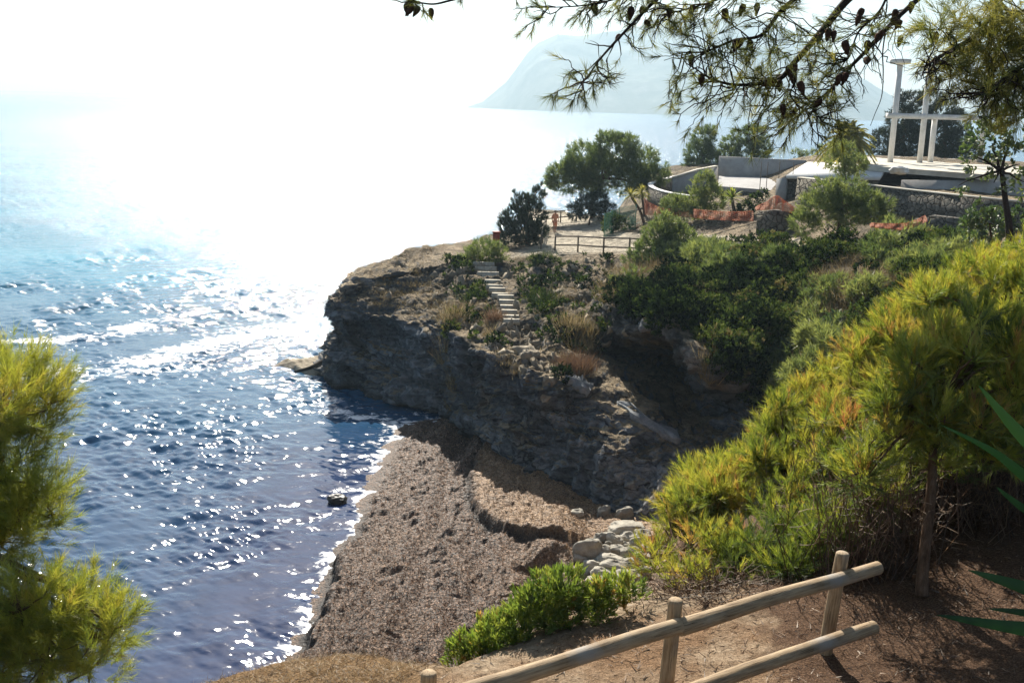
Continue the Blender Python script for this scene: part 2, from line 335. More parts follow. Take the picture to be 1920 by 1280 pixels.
# ================================================================== BEACH
SCARP = [tuple(Z(a, c, .7)[:2]) for a, c in [(890, 860), (880, 895), (884, 945), (900, 975), (945, 1005), (1000, 1020), (1055, 1022)]]
def beach():
    xs = np.arange(-16, 15, .07); ys = np.arange(17, 68, .075); X, Y = np.meshgrid(xs, ys, indexing='ij')
    poly = WL+[(40, 10), (40, 80), (5, 66)]
    sdist = line_dist(X, Y, WL); ins = inside(X, Y, poly); d = np.where(ins, sdist, -sdist)
    n = fbm(np.stack([X*.5, Y*.5, X*0], -1), 4); n2 = fbm(np.stack([X*2.2, Y*2.2, X*0+9], -1), 4, .6); n3 = fbm(np.stack([X*7, Y*7, X*0+5], -1), 3, .6)
    dd = d+.35*n2+.25*n
    south = sstep(46, 34, Y)
    z = -.6+.6*sstep(-3, 0, dd)+(.16+.44*south)*sstep(0, .42+.4*(1-south), dd)+.045*np.clip(dd, 0, 12)
    sc = line_dist(X, Y, SCARP); up = inside(X, Y, SCARP+[(9, SCARP[-1][1]+.5), (14, 60), (2, 66)])
    sd2 = np.where(up, sc, -sc); fadeN = sstep(53, 49, Y)
    fadeN = fadeN*sstep(SCARP[-1][0]+1.3, SCARP[-1][0]-.2, X)
    z += .5*fadeN*sstep(-.1, .2, sd2+.18*n2)*(1-.6*sstep(1, 7, sd2))
    # long cusp ridges running with the shoreline
    z += .15*np.sin(d*3.4+2.5*n+1.1*n2)*sstep(.5, 2, dd)*(1-sstep(-.4, .3, sd2))
    n4 = np.abs(fbm(np.stack([X*4.5, Y*4.5, X*0+8], -1), 3, .6))
    z += (.10*n+.13*n2+.09*n3+.15*n4)*sstep(-.3, .6, dd)
    for a, c, dep, rx in [(990, 1075, .45, .5), (735, 1190, .3, .25), (940, 1130, .35, .3), (968, 1115, .35, .3), (885, 1190, .35, .35)]:
        q = Z(a, c, .7); k = ((X-q[0])/rx)**2+((Y-q[1])/(rx*.55))**2; z -= dep*np.exp(-k**2)
    q = Z(1040, 1045, .9); z += .45*np.exp(-(((X-q[0])/1.3)**2+((Y-q[1])/.6)**2))*(1+.4*n2)
    dry = np.clip(sstep(-.2, .4, sd2)*sstep(52, 47, Y)*.9+.55*sstep(5.5, 8.5, d), 0, 1)
    edge = np.clip(sstep(-.4, 0, dd)*(1-sstep(.15, .55, dd))*(.3+.7*south)+(sstep(.32, .0, np.abs(sd2+.18*n2+.05)))*fadeN*.8*(sstep(.9, .2, sc)), 0, 1)  # dark waterline rim; the inner scarp's shade is painted in as well
    solo('beach', np.stack([X, Y, z], -1).reshape(-1, 3), grid_faces(len(xs), len(ys)), MAT['beach'], kind='structure', smooth=True, attrs={'dry': dry, 'edge': edge})
beach()

# ================================================================== HEADLAND AND CLIFF
def W(x, y, z): return np.array([x, y, z], float)
def headland():
    st = [
      [W(-6, 98, -2), W(-6, 97, -1), W(-5, 95, 2), W(-4, 93, 4), W(-3, 91, 5), W(-2, 90, 6), W(0, 88, 6.6), W(2, 87, 7), W(4, 88, 7.2), W(6, 90, 7.2)],
      [W(-11.5, 76, -2), W(-11.5, 75.5, -1), W(-11, 75, 1.5), W(-10.6, 74.5, 3.4), W(-10.5, 74, 5), W(-9.5, 73.8, 5.8), W(-7.5, 74, 6.5), W(-5.5, 75, 6.9), W(-4, 77, 7.1), W(-1, 80, 7)],
      [Z(592, 722, -2), Z(602, 705, -.4), Z(618, 652, 2.0), Z(642, 615, 3.5), Z(622, 572, 5.0), Z(640, 540, 5.9), Z(690, 516, 6.5), Z(770, 503, 6.8), Z(840, 494, 7.1), W(0, 82, 7.2)],
      [Z(650, 750, -2), Z(660, 735, -.4), Z(668, 668, 2.0), Z(678, 622, 3.4), Z(660, 582, 4.9), Z(690, 548, 5.7), Z(740, 524, 6.3), Z(800, 508, 6.8), Z(860, 485, 7.4), W(1, 83, 7.6)],
      [Z(735, 790, -2), Z(740, 765, -.3), Z(740, 695, 1.9), Z(745, 645, 3.1), Z(735, 604, 4.5), Z(750, 570, 5.3), Z(785, 540, 6.0), Z(820, 518, 6.7), Z(880, 482, 7.5), W(2, 83, 7.7)],
      [Z(835, 810, -2), Z(840, 785, -.1), Z(842, 722, 1.9), Z(845, 668, 3.7), Z(848, 630, 5.2), Z(852, 592, 5.7), Z(866, 556, 6.2), Z(880, 522, 6.8), Z(920, 478, 7.6), W(3, 83, 7.8)],
      [Z(882, 850, -2), Z(888, 828, .2), Z(905, 770, 2.0), Z(912, 715, 3.9), Z(922, 668, 5.4), Z(945, 625, 5.8), Z(950, 572, 6.3), Z(935, 522, 6.9), Z(960, 476, 7.6), W(4, 83, 7.8)],
      [Z(945, 905, -1), Z(955, 878, .5), Z(982, 805, 2.4), Z(996, 740, 4.2), Z(1004, 690, 5.3), Z(1020, 645, 5.7), Z(1035, 585, 6.4), Z(1030, 515, 7.3), Z(1030, 470, 7.8), W(5.5, 82, 7.9)],
      [Z(1040, 945, -1), Z(1052, 918, .5), Z(1075, 845, 2.3), Z(1095, 768, 3.9), Z(1108, 722, 4.7), Z(1106, 665, 5.3), Z(1110, 595, 6.5), Z(1118, 515, 7.6), Z(1118, 468, 8.0), W(8, 80, 8.2)],
      [Z(1120, 985, -1), Z(1132, 955, .5), Z(1152, 885, 2.1), Z(1178, 800, 3.6), Z(1200, 768, 3.95), R(1212, 668, 53.0), Z(1200, 608, 7.6), Z(1222, 545, 8.15), Z(1222, 462, 8.6), W(12, 78, 8.8)],
      [Z(1190, 1020, -1), Z(1202, 992, .5), Z(1232, 905, 1.9), Z(1262, 830, 3.0), Z(1288, 806, 3.2), R(1285, 676, 54.0), Z(1262, 622, 7.65), Z(1300, 560, 8.1), Z(1322, 462, 9.1), W(16, 76, 9.3)],
      [Z(1270, 1060, -1), Z(1285, 1020, .6), Z(1312, 915, 1.9), Z(1326, 862, 2.6), Z(1342, 838, 2.8), R(1330, 742, 49.0), Z(1342, 708, 6.3), Z(1385, 620, 7.3), Z(1420, 470, 9.5), W(20, 74, 9.8)],
      [Z(1340, 1060, -.5), Z(1360, 1010, .9), Z(1385, 890, 2.4), Z(1395, 850, 3.0), Z(1408, 805, 3.6), Z(1425, 755, 4.6), Z(1445, 700, 5.6), Z(1485, 600, 7.4), Z(1525, 485, 9.7), W(24, 72, 10)],
      [Z(1430, 1080, 0), Z(1450, 1020, 1.5), Z(1480, 920, 3), Z(1490, 860, 3.8), Z(1500, 800, 4.8), Z(1520, 740, 5.8), Z(1545, 690, 6.6), Z(1590, 590, 8.2), Z(1640, 500, 9.9), W(28, 68, 10.4)],
      [Z(1600, 1080, 2), Z(1620, 1020, 3), Z(1640, 940, 4.2), Z(1650, 880, 5.1), Z(1660, 820, 6.0), Z(1680, 750, 7.1), Z(1700, 690, 8.0), Z(1740, 590, 9.2), Z(1780, 510, 10.3), W(33, 62, 10.8)],
      [Z(1900, 1080, 4), Z(1910, 1020, 5), Z(1920, 940, 6.2), Z(1925, 880, 7.1), Z(1930, 820, 8.0), Z(1940, 750, 9.1), Z(1950, 690, 9.6), Z(1960, 590, 10.3), Z(1980, 520, 11), W(40, 58, 11.5)],
    ]
    G = sheet(np.array(st), 560, 400); N = sheet_normals(G)
    steep = 1-np.abs(N[..., 2]); st_w = sstep(.12, .5, steep)
    n1 = fbm(G*.28, 4); n2 = fbm(G*.9+7, 4, .55); n3 = fbm(G*3.2+3, 4, .6)
    bed = G@np.array([.17, .06, 1.]); bt = bed*.62+.8*fbm(G*.2+31, 4)
    fr = bt-np.floor(bt); ledge = sstep(0, .1, fr)*(1-fr)**1.2; b2 = bt*2.7+.8*n2; ledge2 = b2-np.floor(b2); ledge2 = sstep(0, .15, ledge2)*(1-ledge2)
    msk = sstep(-.25, .35, fbm(G*.3+50, 3)); rid = 1-np.abs(fbm(G*.55+12, 4))*2.4
    disp = st_w*(.55*n1+1.0*(.3+.7*msk)*(ledge-.4)+.26*msk*(ledge2-.4)+.4*n2+.22*n3+.38*(rid-.5))+(1-st_w)*(.25*n1+.28*n2+.16*n3+.32*msk*(ledge-.45)+.34*(rid-.5))
    def cell(P, size, sd): q = np.floor(P/np.array(size)+sd).astype(np.int64); return _h(q[..., 0], q[..., 1], q[..., 2]+int(sd*7))-.5
    Wp = G+.35*np.stack([fbm(G*.8+3, 2), fbm(G*.8+13, 2), .5*fbm(G*.8+23, 2)], -1)
    blk = .45*cell(Wp, (2.6, 2.6, 1.5), 21)+.42*cell(Wp, (1.5, 1.5, .8), 3)+.2*cell(Wp, (.6, .6, .33), 8)+.12*cell(Wp, (.28, .28, .16), 15)
    disp = disp+blk*(st_w*.9+(1-st_w)*.55*msk)
    low = sstep(3.4, 1.2, G[..., 2])*sstep(5/15, 7/15, np.linspace(0, 1, 560)[:, None])
    rib = G@np.array([.8, -.35, -.55]); rb = rib*.95+1.3*n1+.3*n2
    disp = disp*(1-.45*low)+low*.42*(np.abs((rb % 1)-.5)*2-.5)
    u = np.linspace(0, 1, 560)[:, None]; v = np.linspace(0, 1, 400)[None, :]
    disp = disp*np.clip(1-sstep(.80, .9, v)*.75, 0, 1)
    G = G+N*disp[..., None]
    px = 960+FOC*((G-EYE)@RT)/((G-EYE)@fwd)
    earth = sstep(4.2, 5.5, G[..., 2])*(1-st_w*.6)*(.5+.25*n1)+.5*sstep(11.2/15, 12.3/15, u)
    path = sstep(.855, .88, v)*sstep(5.6/15, 6.6/15, u)*(1-sstep(9.2/15, 10.5/15, u)); vv = np.linspace(0, 1, 400)[None]*9; uu = np.linspace(0, 1, 560)[:, None]*15
    arch = np.exp(-((vv-6.0)/.28)**2)*sstep(8.6, 9.2, uu)*sstep(11.6, 11, uu)
    pale = np.maximum(path*.95, .3*arch*sstep(-.3, .3, n2))
    stain = st_w*sstep(.0, .35, fbm(G*np.array([.55, .55, .14])+70, 4))*sstep(4/15, 5.5/15, u)*(1-.8*low)
    wet = sstep(.45, -.1, G[..., 2]+.25*n2)
    solo('headland', G.reshape(-1, 3), grid_faces(560, 400), MAT['rock'], kind='structure', smooth=True, attrs={'earth': earth, 'pale': pale, 'wet': np.maximum(wet, .85*stain), 'ash': np.maximum(low*sstep(-.4, .3, n1+.4*n2), st_w*sstep(5.6/15, 4.6/15, u)*sstep(5.2, 4.4, G[..., 2])*sstep(-.35, .1, n2))*(1-wet)})
    return G
HG = headland()

# ------------------------------------------------------------------ terraced ground behind the path
def upper_ground():
    c = []
    for px, a, bb, cc, dd in [(985, (470, 7.5), (413, 7.4), (402, 7.2), None), (1060, (470, 7.8), (412, 7.8), (400, 7.8), None), (1130, (468, 8), (425, 8.2), (405, 8.6), None),
                      (1220, (462, 8.6), (430, 9.0), (395, 9.8), 10.2), (1320, (462, 9.1), (432, 9.5), (395, 10.2), 11.3), (1420, (468, 9.5), (436, 9.9), (400, 10.5), 11.6),
                      (1520, (478, 9.8), (440, 10.2), (412, 10.7), 12.7), (1640, (488, 10.), (450, 10.5), (418, 10.9), 12.9), (1780, (500, 10.4), (455, 10.8), (425, 11.1), 13), (1940, (512, 11), (470, 11.2), (440, 11.3), 13), (2200, (530, 11.5), (490, 11.8), (450, 12), 13)]:
        A = Z(px, a[0], a[1]); B = Z(px, bb[0], bb[1]); Cc = Z(px, cc[0], cc[1])
        A0 = A+(A-B)/np.linalg.norm(A-B)*1.0+W(0, 0, -.6)
        hdir = (Cc-EYE)*np.array([1, 1, 0]); hdir /= np.linalg.norm(hdir)
        top = dd or Cc[2]-.1
        D1 = Cc+hdir*3; D1[2] = (Cc[2]+top)/2-.3; D2 = Cc+hdir*14; D2[2] = top-.5; D3 = Cc+hdir*40; D3[2] = top-.4 if dd else 4; D4 = Cc+hdir*70; D4[2] = -2
        if not dd: D1[2] = Cc[2]-.4; D2[2] = Cc[2]-3
        c.append([A0, A, B, Cc, D1, D2, D3, D4])
    G = sheet(np.array(c), 320, 220); n = fbm(G*.5, 4); n2 = fbm(G*2.2, 3); v = np.linspace(0, 1, 220)[None]; u = np.linspace(0, 1, 320)[:, None]
    G[..., 2] += (.12*n+.05*n2)*(.4+sstep(.3, .5, v))
    pale = sstep(2.6/10, 2.2/10, u)*(1-sstep(.42, .46, v))+.8*sstep(.26, .24, v)*sstep(.10, .14, v)
    solo('ground', G.reshape(-1, 3), grid_faces(320, 220), MAT['rock'], kind='structure', smooth=True, attrs={'earth': np.ones(G.shape[:2]), 'pale': np.clip(pale, 0, .95), 'wet': np.zeros(G.shape[:2])})
    return G
UG = upper_ground()

# ------------------------------------------------------------------ near bank with the fence
EDGE = [(-30, 7.0), (-7, 8.2)]+[tuple(Z(a, c, z)[:2]) for a, c, z in [(430, 1283, 11.2), (520, 1258, 11.3), (640, 1240, 11.5), (760, 1258, 11.8), (850, 1232, 12.15), (950, 1192, 12.2), (1040, 1152, 12.25), (1130, 1112, 12.3), (1200, 1092, 12.3), (1290, 1108, 12.3), (1400, 1108, 12.35), (1540, 1066, 12.4), (1650, 1005, 12.7)]]+[(5.6, 14.5), (9, 19), (16, 27), (30, 40)]
def near_z(X, Y, detail=True):
    d = line_dist(X, Y, EDGE); ins = inside(X, Y, EDGE+[(60, 40), (60, -20), (-30, -20)]); s = np.where(ins, -d, d)   # s>0 beyond the edge
    n = fbm(np.stack([X*.6, Y*.6, X*0], -1), 4); n2 = fbm(np.stack([X*3, Y*3, X*0+2], -1), 4, .6)
    top = np.interp(X, [-12, -2.6, -2.1, -1.5, -.9, -.45, 0, .4, 1.2, 2.7], [9.4, 11.38, 11.5, 11.66, 11.9, 12.08, 12.14, 12.18, 12.28, 12.52])+.24*np.clip(X-3.4, 0, 5.5)+.06*np.clip(Y-8.3, 0, 20)*sstep(2, 4, X)
    s2 = s+.15*n
    drop = np.where(s2 > -.8, .16*np.clip(s2+.8, 0, 1.2)**2, 0)+np.clip(s2-.2, 0, 100)*1.15
    z = top-drop+n*.07+(.045*n2 if detail else 0)
    return np.maximum(z, -1.5), s
def near_bank():
    xs = np.concatenate([np.arange(-14, -6, .12), np.arange(-6, 7, .045), np.arange(7, 34, .15)]); ys = np.concatenate([np.arange(1.5, 6, .12), np.arange(6, 13, .045), np.arange(13, 40, .16)])
    X, Y = np.meshgrid(xs, ys, indexing='ij'); z, s = near_z(X, Y); n3 = fbm(np.stack([X*9, Y*9, X*0+2], -1), 3, .6)
    z = z+.016*n3
    straw = sstep(-.35, -1.0, X+.15*n3)*sstep(-1.3, -.5, s)
    m, t, o = mat_new('sandy earth'); b = NB(t); p = b.pos()
    a1 = b.noise(p, 1.2, 5); a2 = b.noise(p, 12, 7, .7); a3 = b.noise(p, 60, 4, .7)
    c = b.ramp(b.math('ADD', b.math('MULTIPLY', a2, .65), b.math('MULTIPLY', a3, .35)), [(.3, (.10, .068, .042)), (.48, (.29, .215, .14)), (.6, (.44, .34, .235)), (.72, (.56, .46, .34))])
    c = b.mix(b.mapr(a1, .42, .62), c, b.ramp(a3, [(.3, (.07, .04, .022)), (.55, (.25, .15, .08)), (.75, (.40, .27, .16))]))
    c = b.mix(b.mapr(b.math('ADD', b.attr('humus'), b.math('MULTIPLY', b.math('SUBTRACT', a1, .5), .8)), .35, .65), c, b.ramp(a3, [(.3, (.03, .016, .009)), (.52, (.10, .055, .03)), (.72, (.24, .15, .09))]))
    st = b.ramp(b.noise(b.scale(p, 1, 1, .4), 25, 6, .75), [(.3, (.07, .04, .018)), (.5, (.2, .12, .055)), (.7, (.36, .25, .13))])
    c = b.mix(b.attr('straw'), c, st)
    t.links.new(b.pbsdf(c, .9, .15, b.bump(b.math('ADD', a2, b.math('MULTIPLY', a3, .5)), .9, .05)), o.inputs[0])
    MAT['earth'] = m
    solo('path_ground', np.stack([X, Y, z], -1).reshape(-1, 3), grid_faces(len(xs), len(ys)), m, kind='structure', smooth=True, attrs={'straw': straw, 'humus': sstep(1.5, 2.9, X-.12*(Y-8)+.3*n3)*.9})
near_bank()

# ================================================================== VEGETATION KIT
MAT['pine_far'] = mat_leaf('dull pine needles', [(.1, (.045, .08, .02)), (.5, (.13, .18, .04)), (.9, (.26, .29, .07))], .55)
MAT['pine_dark'] = mat_leaf('dark conifer leaves', [(.1, (.012, .022, .012)), (.5, (.025, .042, .018)), (.9, (.05, .065, .03))], .25)
MAT['pine_bright'] = mat_leaf('bright pine needles', [(.08, (.06, .095, .014)), (.4, (.20, .255, .028)), (.66, (.40, .39, .04)), (.85, (.47, .34, .055)), (.97, (.38, .17, .05))], .64)
MAT['pine_over'] = mat_leaf('olive pine needles', [(.1, (.05, .07, .016)), (.5, (.17, .19, .035)), (.85, (.36, .32, .06))], .55)
MAT['broad'] = mat_leaf('broad green leaves', [(.1, (.025, .055, .012)), (.5, (.06, .11, .02)), (.9, (.15, .19, .04))], .45, .1)
MAT['scrub'] = mat_leaf('scrub leaves', [(.05, (.006, .011, .006)), (.35, (.026, .046, .013)), (.62, (.085, .125, .025)), (.8, (.14, .17, .04)), (.97, (.19, .15, .06))], .4, .0)
MAT['juicy'] = mat_leaf('fleshy green leaves', [(.1, (.06, .10, .016)), (.45, (.16, .24, .03)), (.75, (.30, .34, .045)), (.95, (.42, .24, .05))], .55, .05)
MAT['dry'] = mat_leaf('dry grass blades', [(.1, (.10, .07, .03)), (.5, (.24, .18, .08)), (.9, (.42, .34, .18))], .4)
MAT['brush'] = mat_leaf('dead brown twigs', [(.1, (.05, .025, .014)), (.5, (.14, .075, .04)), (.9, (.30, .19, .11))], .25)
MAT['sword'] = mat_leaf('sword leaf green', [(.1, (.008, .03, .006)), (.5, (.014, .05, .011)), (.9, (.035, .085, .02))], .25, .03)
MAT['greyleaf'] = mat_leaf('blue grey leaves', [(.1, (.06, .09, .08)), (.5, (.12, .16, .14)), (.9, (.2, .24, .2))], .25, .08)
MAT['bark'] = mat_noise('pine bark', [(.3, (.045, .028, .018)), (.5, (.13, .08, .05)), (.7, (.24, .16, .11))], 14, .9, .1, .8, .03, (1, 1, .3))
MAT['barkdark'] = mat_noise('dark twig bark', [(.3, (.018, .014, .012)), (.6, (.05, .038, .03)), (.8, (.09, .07, .055))], 20, .9, .1, .6, .01)

def unit(a): return a/(np.linalg.norm(a, axis=-1, keepdims=True)+1e-9)
def rdir(n): return unit(RNG.normal(size=(n, 3)))
def blades(P, Dr, L, Wd, tint, bend=0.0, quad=False):
    """thin pointed blades: triangles, or leaf-shaped quads"""
    n = len(P); sd = unit(np.cross(Dr, rdir(n))); L = np.broadcast_to(L, (n,))[:, None]; Wd = np.broadcast_to(Wd, (n,))[:, None]
    if not quad:
        V = np.stack([P-sd*Wd/2, P+sd*Wd/2, P+Dr*L], 1).reshape(-1, 3); F = np.arange(3*n).reshape(n, 3); return V, F, np.repeat(tint, 3)
    m = P+Dr*L*.45; V = np.stack([P, m-sd*Wd/2, P+Dr*L+np.array([0, 0, -1.])*bend*L, m+sd*Wd/2], 1).reshape(-1, 3)
    return V, np.arange(4*n).reshape(n, 4), np.repeat(tint, 4)
STY = dict(
    # needles per tuft, length, width, cone, upward pull, squash, cover, quad
    far=dict(k=14, L=.30, W=.05, cone=.75, up=.5, cover=2.6, quad=False),
    juniper=dict(k=12, L=.26, W=.07, cone=.35, up=.7, cover=3.2, quad=False),
    near=dict(k=30, L=.115, W=.0075, cone=.48, up=.65, cover=2.6, quad=False, sh=1.9, jit=.04),
    close=dict(k=64, L=.072, W=.0024, cone=.72, up=.7, cover=2.2, quad=False, sh=2.0, jit=.06),
    over=dict(k=30, L=.085, W=.003, cone=.6, up=-.1, cover=1.6, quad=False, sh=1.2, jit=.05),
    broad=dict(k=8, L=.16, W=.08, cone=.9, up=.3, cover=2.2, quad=True),
    scrub=dict(k=9, L=.17, W=.07, cone=.8, up=.4, cover=2.6, quad=True),
    juicy=dict(k=14, L=.085, W=.016, cone=.5, up=.8, cover=2.6, quad=True),
)
def crown_arrays(blobs, sty, tint=.5, tvar=.22, cover=1.0, inner=.5, gap=.0, zsq=.9, sun_yellow=0.0):
    st = STY[sty]; B = np.array([b[0] for b in blobs]); Rr = np.array([b[1] for b in blobs])
    area = 4*math.pi*Rr**2; per = st['L']*st['W']*(.5)*st['k']
    nt = np.maximum(3, (area*st['cover']*cover/per*.55).astype(int)); idx = np.repeat(np.arange(len(B)), nt); n = len(idx)
    d = rdir(n); rad = Rr[idx]*(inner+(1-inner)*RNG.random(n)**.6)
    P = B[idx]+d*rad[:, None]*np.array([1, 1, zsq])
    fz = fbm(P*(1.5/np.median(Rr)), 3); keep = fz > (gap-.35-.15*RNG.random(n)); P, d, fz = P[keep], d[keep], fz[keep]; n = len(P)
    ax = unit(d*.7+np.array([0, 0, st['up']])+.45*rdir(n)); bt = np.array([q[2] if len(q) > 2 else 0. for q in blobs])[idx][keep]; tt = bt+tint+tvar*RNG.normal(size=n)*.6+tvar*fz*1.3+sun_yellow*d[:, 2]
    k = st['k']; P2 = np.repeat(P, k, 0)+RNG.normal(size=(n*k, 3))*st['L']*st.get('jit', .16); A2 = unit(np.repeat(ax, k, 0)+st['cone']*rdir(n*k))
    P2 = P2+np.repeat(ax, k, 0)*(RNG.random(n*k)*st['L']*st.get('sh', .9))[:, None]
    return blades(P2, A2, st['L']*(.7+.5*RNG.random(n*k)), st['W']*(.8+.4*RNG.random(n*k)), np.clip(np.repeat(tt, k)+.05*RNG.normal(size=n*k), 0.02, .98), quad=st['quad']), P, ax
def wblob(l): return [(D(q[0], q[1], q[2]), q[3]/FOC*q[2])+tuple(q[4:5]) for q in l]
def curve_path(p0, p1, n=7, wob=.08, sag=0.0):
    p0, p1 = np.asarray(p0), np.asarray(p1); t = np.linspace(0, 1, n)[:, None]; L = np.linalg.norm(p1-p0)
    off = np.cumsum(RNG.normal(size=(n, 3)), 0)*wob*L/n; off -= t*off[-1]; off[0] = 0
    P = p0+(p1-p0)*t+off; P[:, 2] += sag*L*np.sin(t[:, 0]*math.pi); return P
def tree(name, label, cat, blobs, base, sty='far', leaf='pine_far', trunk=None, tr=.12, group=None, limbs=True, twigs=0, bark='bark', leafname='crown', **kw):
    """blobs: (px,py,depth,rpx); base: world point of the trunk foot; trunk: world path from the foot up"""
    root = thing(name, label, cat, tuple(base), group); wb = wblob(blobs)
    (V, F, T), P, ax = crown_arrays(wb, sty, **kw)
    part(leafname, V, F, MAT[leaf], root, False, {'tint': T})
    b = MB(); top = np.mean([q[0] for q in wb], 0)
    path = np.array(trunk) if trunk is not None else curve_path(base, top, 8, .12)
    if tr > 0:
        b.tube(catmull(path, 14) if len(path) > 2 else path, np.linspace(tr, tr*.5, 14 if len(path) > 2 else len(path)), 10)
        if limbs:
            for c, r in [q[:2] for q in wb]:
                q = path[-1-(RNG.integers(0, max(1, len(path)//3)))]; b.tube(curve_path(q, c+rdir(1)[0]*r*.3, 7, .15, .04), np.linspace(tr*.42, tr*.08, 7), 6)
        if twigs:
            cs = np.array([q[0] for q in wb]); rs = np.array([q[1] for q in wb])
            for i in RNG.choice(len(P), min(twigs, len(P)), False):
                j = np.argmin(np.linalg.norm(cs-P[i], axis=1)); b.tube(curve_path(cs[j]+(P[i]-cs[j])*.1, P[i]+ax[i]*.03, 5, .2), np.linspace(tr*.10, tr*.03, 5), 4, False)
        b.part('trunk', MAT[bark], root, True)
    return root
# ---- pick a point of the ground under a photo pixel
_GV = np.concatenate([HG.reshape(-1, 3), UG.reshape(-1, 3)])
_px, _py, _d = (960+FOC*((_GV-EYE)@RT)/((_GV-EYE)@fwd), 640-FOC*((_GV-EYE)@UP)/((_GV-EYE)@fwd), (_GV-EYE)@fwd)
def pick(px, py, r=5):
    while True:
        k = np.where((np.abs(_px-px) < r) & (np.abs(_py-py) < r) & (_d > 5))[0]
        if len(k): break
        r *= 1.6
    m = _d[k].min(); k = k[_d[k] < m+2.5]; return _GV[k].mean(0)
def ground_z(x, y):
    i = np.argmin((_GV[:, 0]-x)**2+(_GV[:, 1]-y)**2); return _GV[i, 2]
def drop(p):                                # the ground straight below a point
    return np.array([p[0], p[1], ground_z(p[0], p[1])-.05])
def depth(p): return float((np.asarray(p)-EYE)@fwd)

# ------------------------------------------------------------------ trees of the headland and the terraces
d = depth(pick(1112, 408)); b0 = pick(1112, 408)
tree('pine_tree', 'broad round pine with spreading crown at the end of the sandy path, above the sea', 'tree',
     [(a, c, d, r) for a, c, r in [(1060, 335, 34), (1095, 300, 38), (1150, 290, 42), (1200, 308, 38), (1226, 330, 27), (1130, 325, 42), (1180, 335, 36), (1085, 325, 34), (1140, 268, 24), (1046, 330, 22), (1175, 272, 22), (1240, 318, 14), (1035, 345, 12), (1110, 350, 24), (1200, 350, 22)]],
     b0, trunk=[b0, D(1108, 385, d), D(1118, 362, d), D(1128, 335, d)], tr=.24, tint=.5, zsq=.85, gap=.12)
tree('shrub', 'dark shrub below the round pine behind the path fence', 'shrub', [(a, c, d-3, r) for a, c, r in [(1100, 388, 22), (1120, 382, 22), (1078, 398, 14), (1135, 395, 18)]], drop(D(1105, 405, d-3)), leaf='pine_dark', tr=.08, tint=.55)
b0 = pick(990, 462); d = depth(b0)
tree('juniper', 'dark spiky juniper leaning over the path near the steps', 'tree',
     [(a, c, d, r) for a, c, r in [(985, 438, 30), (958, 445, 20), (1000, 402, 24), (966, 408, 20), (1008, 368, 13), (975, 380, 13), (1008, 438, 20), (950, 425, 13), (990, 380, 12), (968, 360, 5), (1014, 352, 5), (945, 408, 7)]], b0, sty='juniper', leaf='pine_dark', tr=.14, tint=.5, gap=.05)
b0 = pick(905, 490); d = depth(b0)
tree('shrub', 'rounded grey green shrub at the seaward edge left of the juniper', 'shrub', [(a, c, d, r) for a, c, r in [(905, 472, 26), (928, 478, 20), (885, 482, 17), (870, 490, 10)]], b0, leaf='pine_far', tr=.06, tint=.62)
b0 = pick(842, 496); d = depth(b0)
tree('shrub', 'low dark shrub on the headland skyline beside a small rock stack', 'shrub', [(a, c, d, r) for a, c, r in [(845, 490, 9), (858, 492, 10), (836, 484, 6)]], b0, sty='scrub', leaf='scrub', tr=.03, tint=.4)
for i, (lab, bl, bx) in enumerate([('leftmost and tallest of three pines behind the grey concrete wall', [(1318, 262, 22), (1312, 290, 28), (1332, 300, 24), (1328, 250, 14), (1300, 312, 18)], 1318),
                                   ('small middle pine between two taller ones behind the concrete wall', [(1370, 272, 18), (1366, 295, 22), (1378, 255, 10)], 1370),
                                   ('rightmost of three pines behind the grey concrete wall, bushy top', [(1412, 256, 22), (1425, 280, 20), (1402, 282, 22), (1432, 290, 12), (1405, 245, 10)], 1413)]):
    dd = 104; bl = [(a, c, dd, r) for a, c, r in bl]; foot = D(bx, 340, dd); foot[2] -= 2
    tree('pine_tree', lab, 'tree', bl, foot, leaf='pine_far', tint=.36 if i != 1 else .55, tr=.16, group='pines behind the concrete wall')
dd = 100
tree('conifer_tree', 'dark bushy conifer behind the two left white pillars', 'tree', [(a, c, dd, r) for a, c, r in [(1662, 270, 32), (1700, 265, 36), (1690, 222, 26), (1705, 195, 22), (1720, 240, 26), (1672, 300, 24), (1692, 182, 12), (1725, 285, 28)]], D(1695, 325, dd), leaf='pine_dark', tr=.25, tint=.5)
tree('conifer_tree', 'dark conifer behind the right white pillars under the ring beam', 'tree', [(a, c, dd, r) for a, c, r in [(1760, 262, 34), (1795, 270, 32), (1770, 215, 30), (1745, 188, 24), (1790, 232, 26), (1755, 300, 28), (1815, 290, 26)]], D(1770, 325, dd), leaf='pine_dark', tr=.25, tint=.62)
tree('shrub', 'faint small bush on the skyline between grey wall and palm', 'shrub', [(a, c, 100, r) for a, c, r in [(1495, 288, 8), (1508, 294, 8), (1528, 290, 8), (1535, 280, 6)]], D(1510, 312, 100), leaf='pine_far', tr=.04, tint=.6)

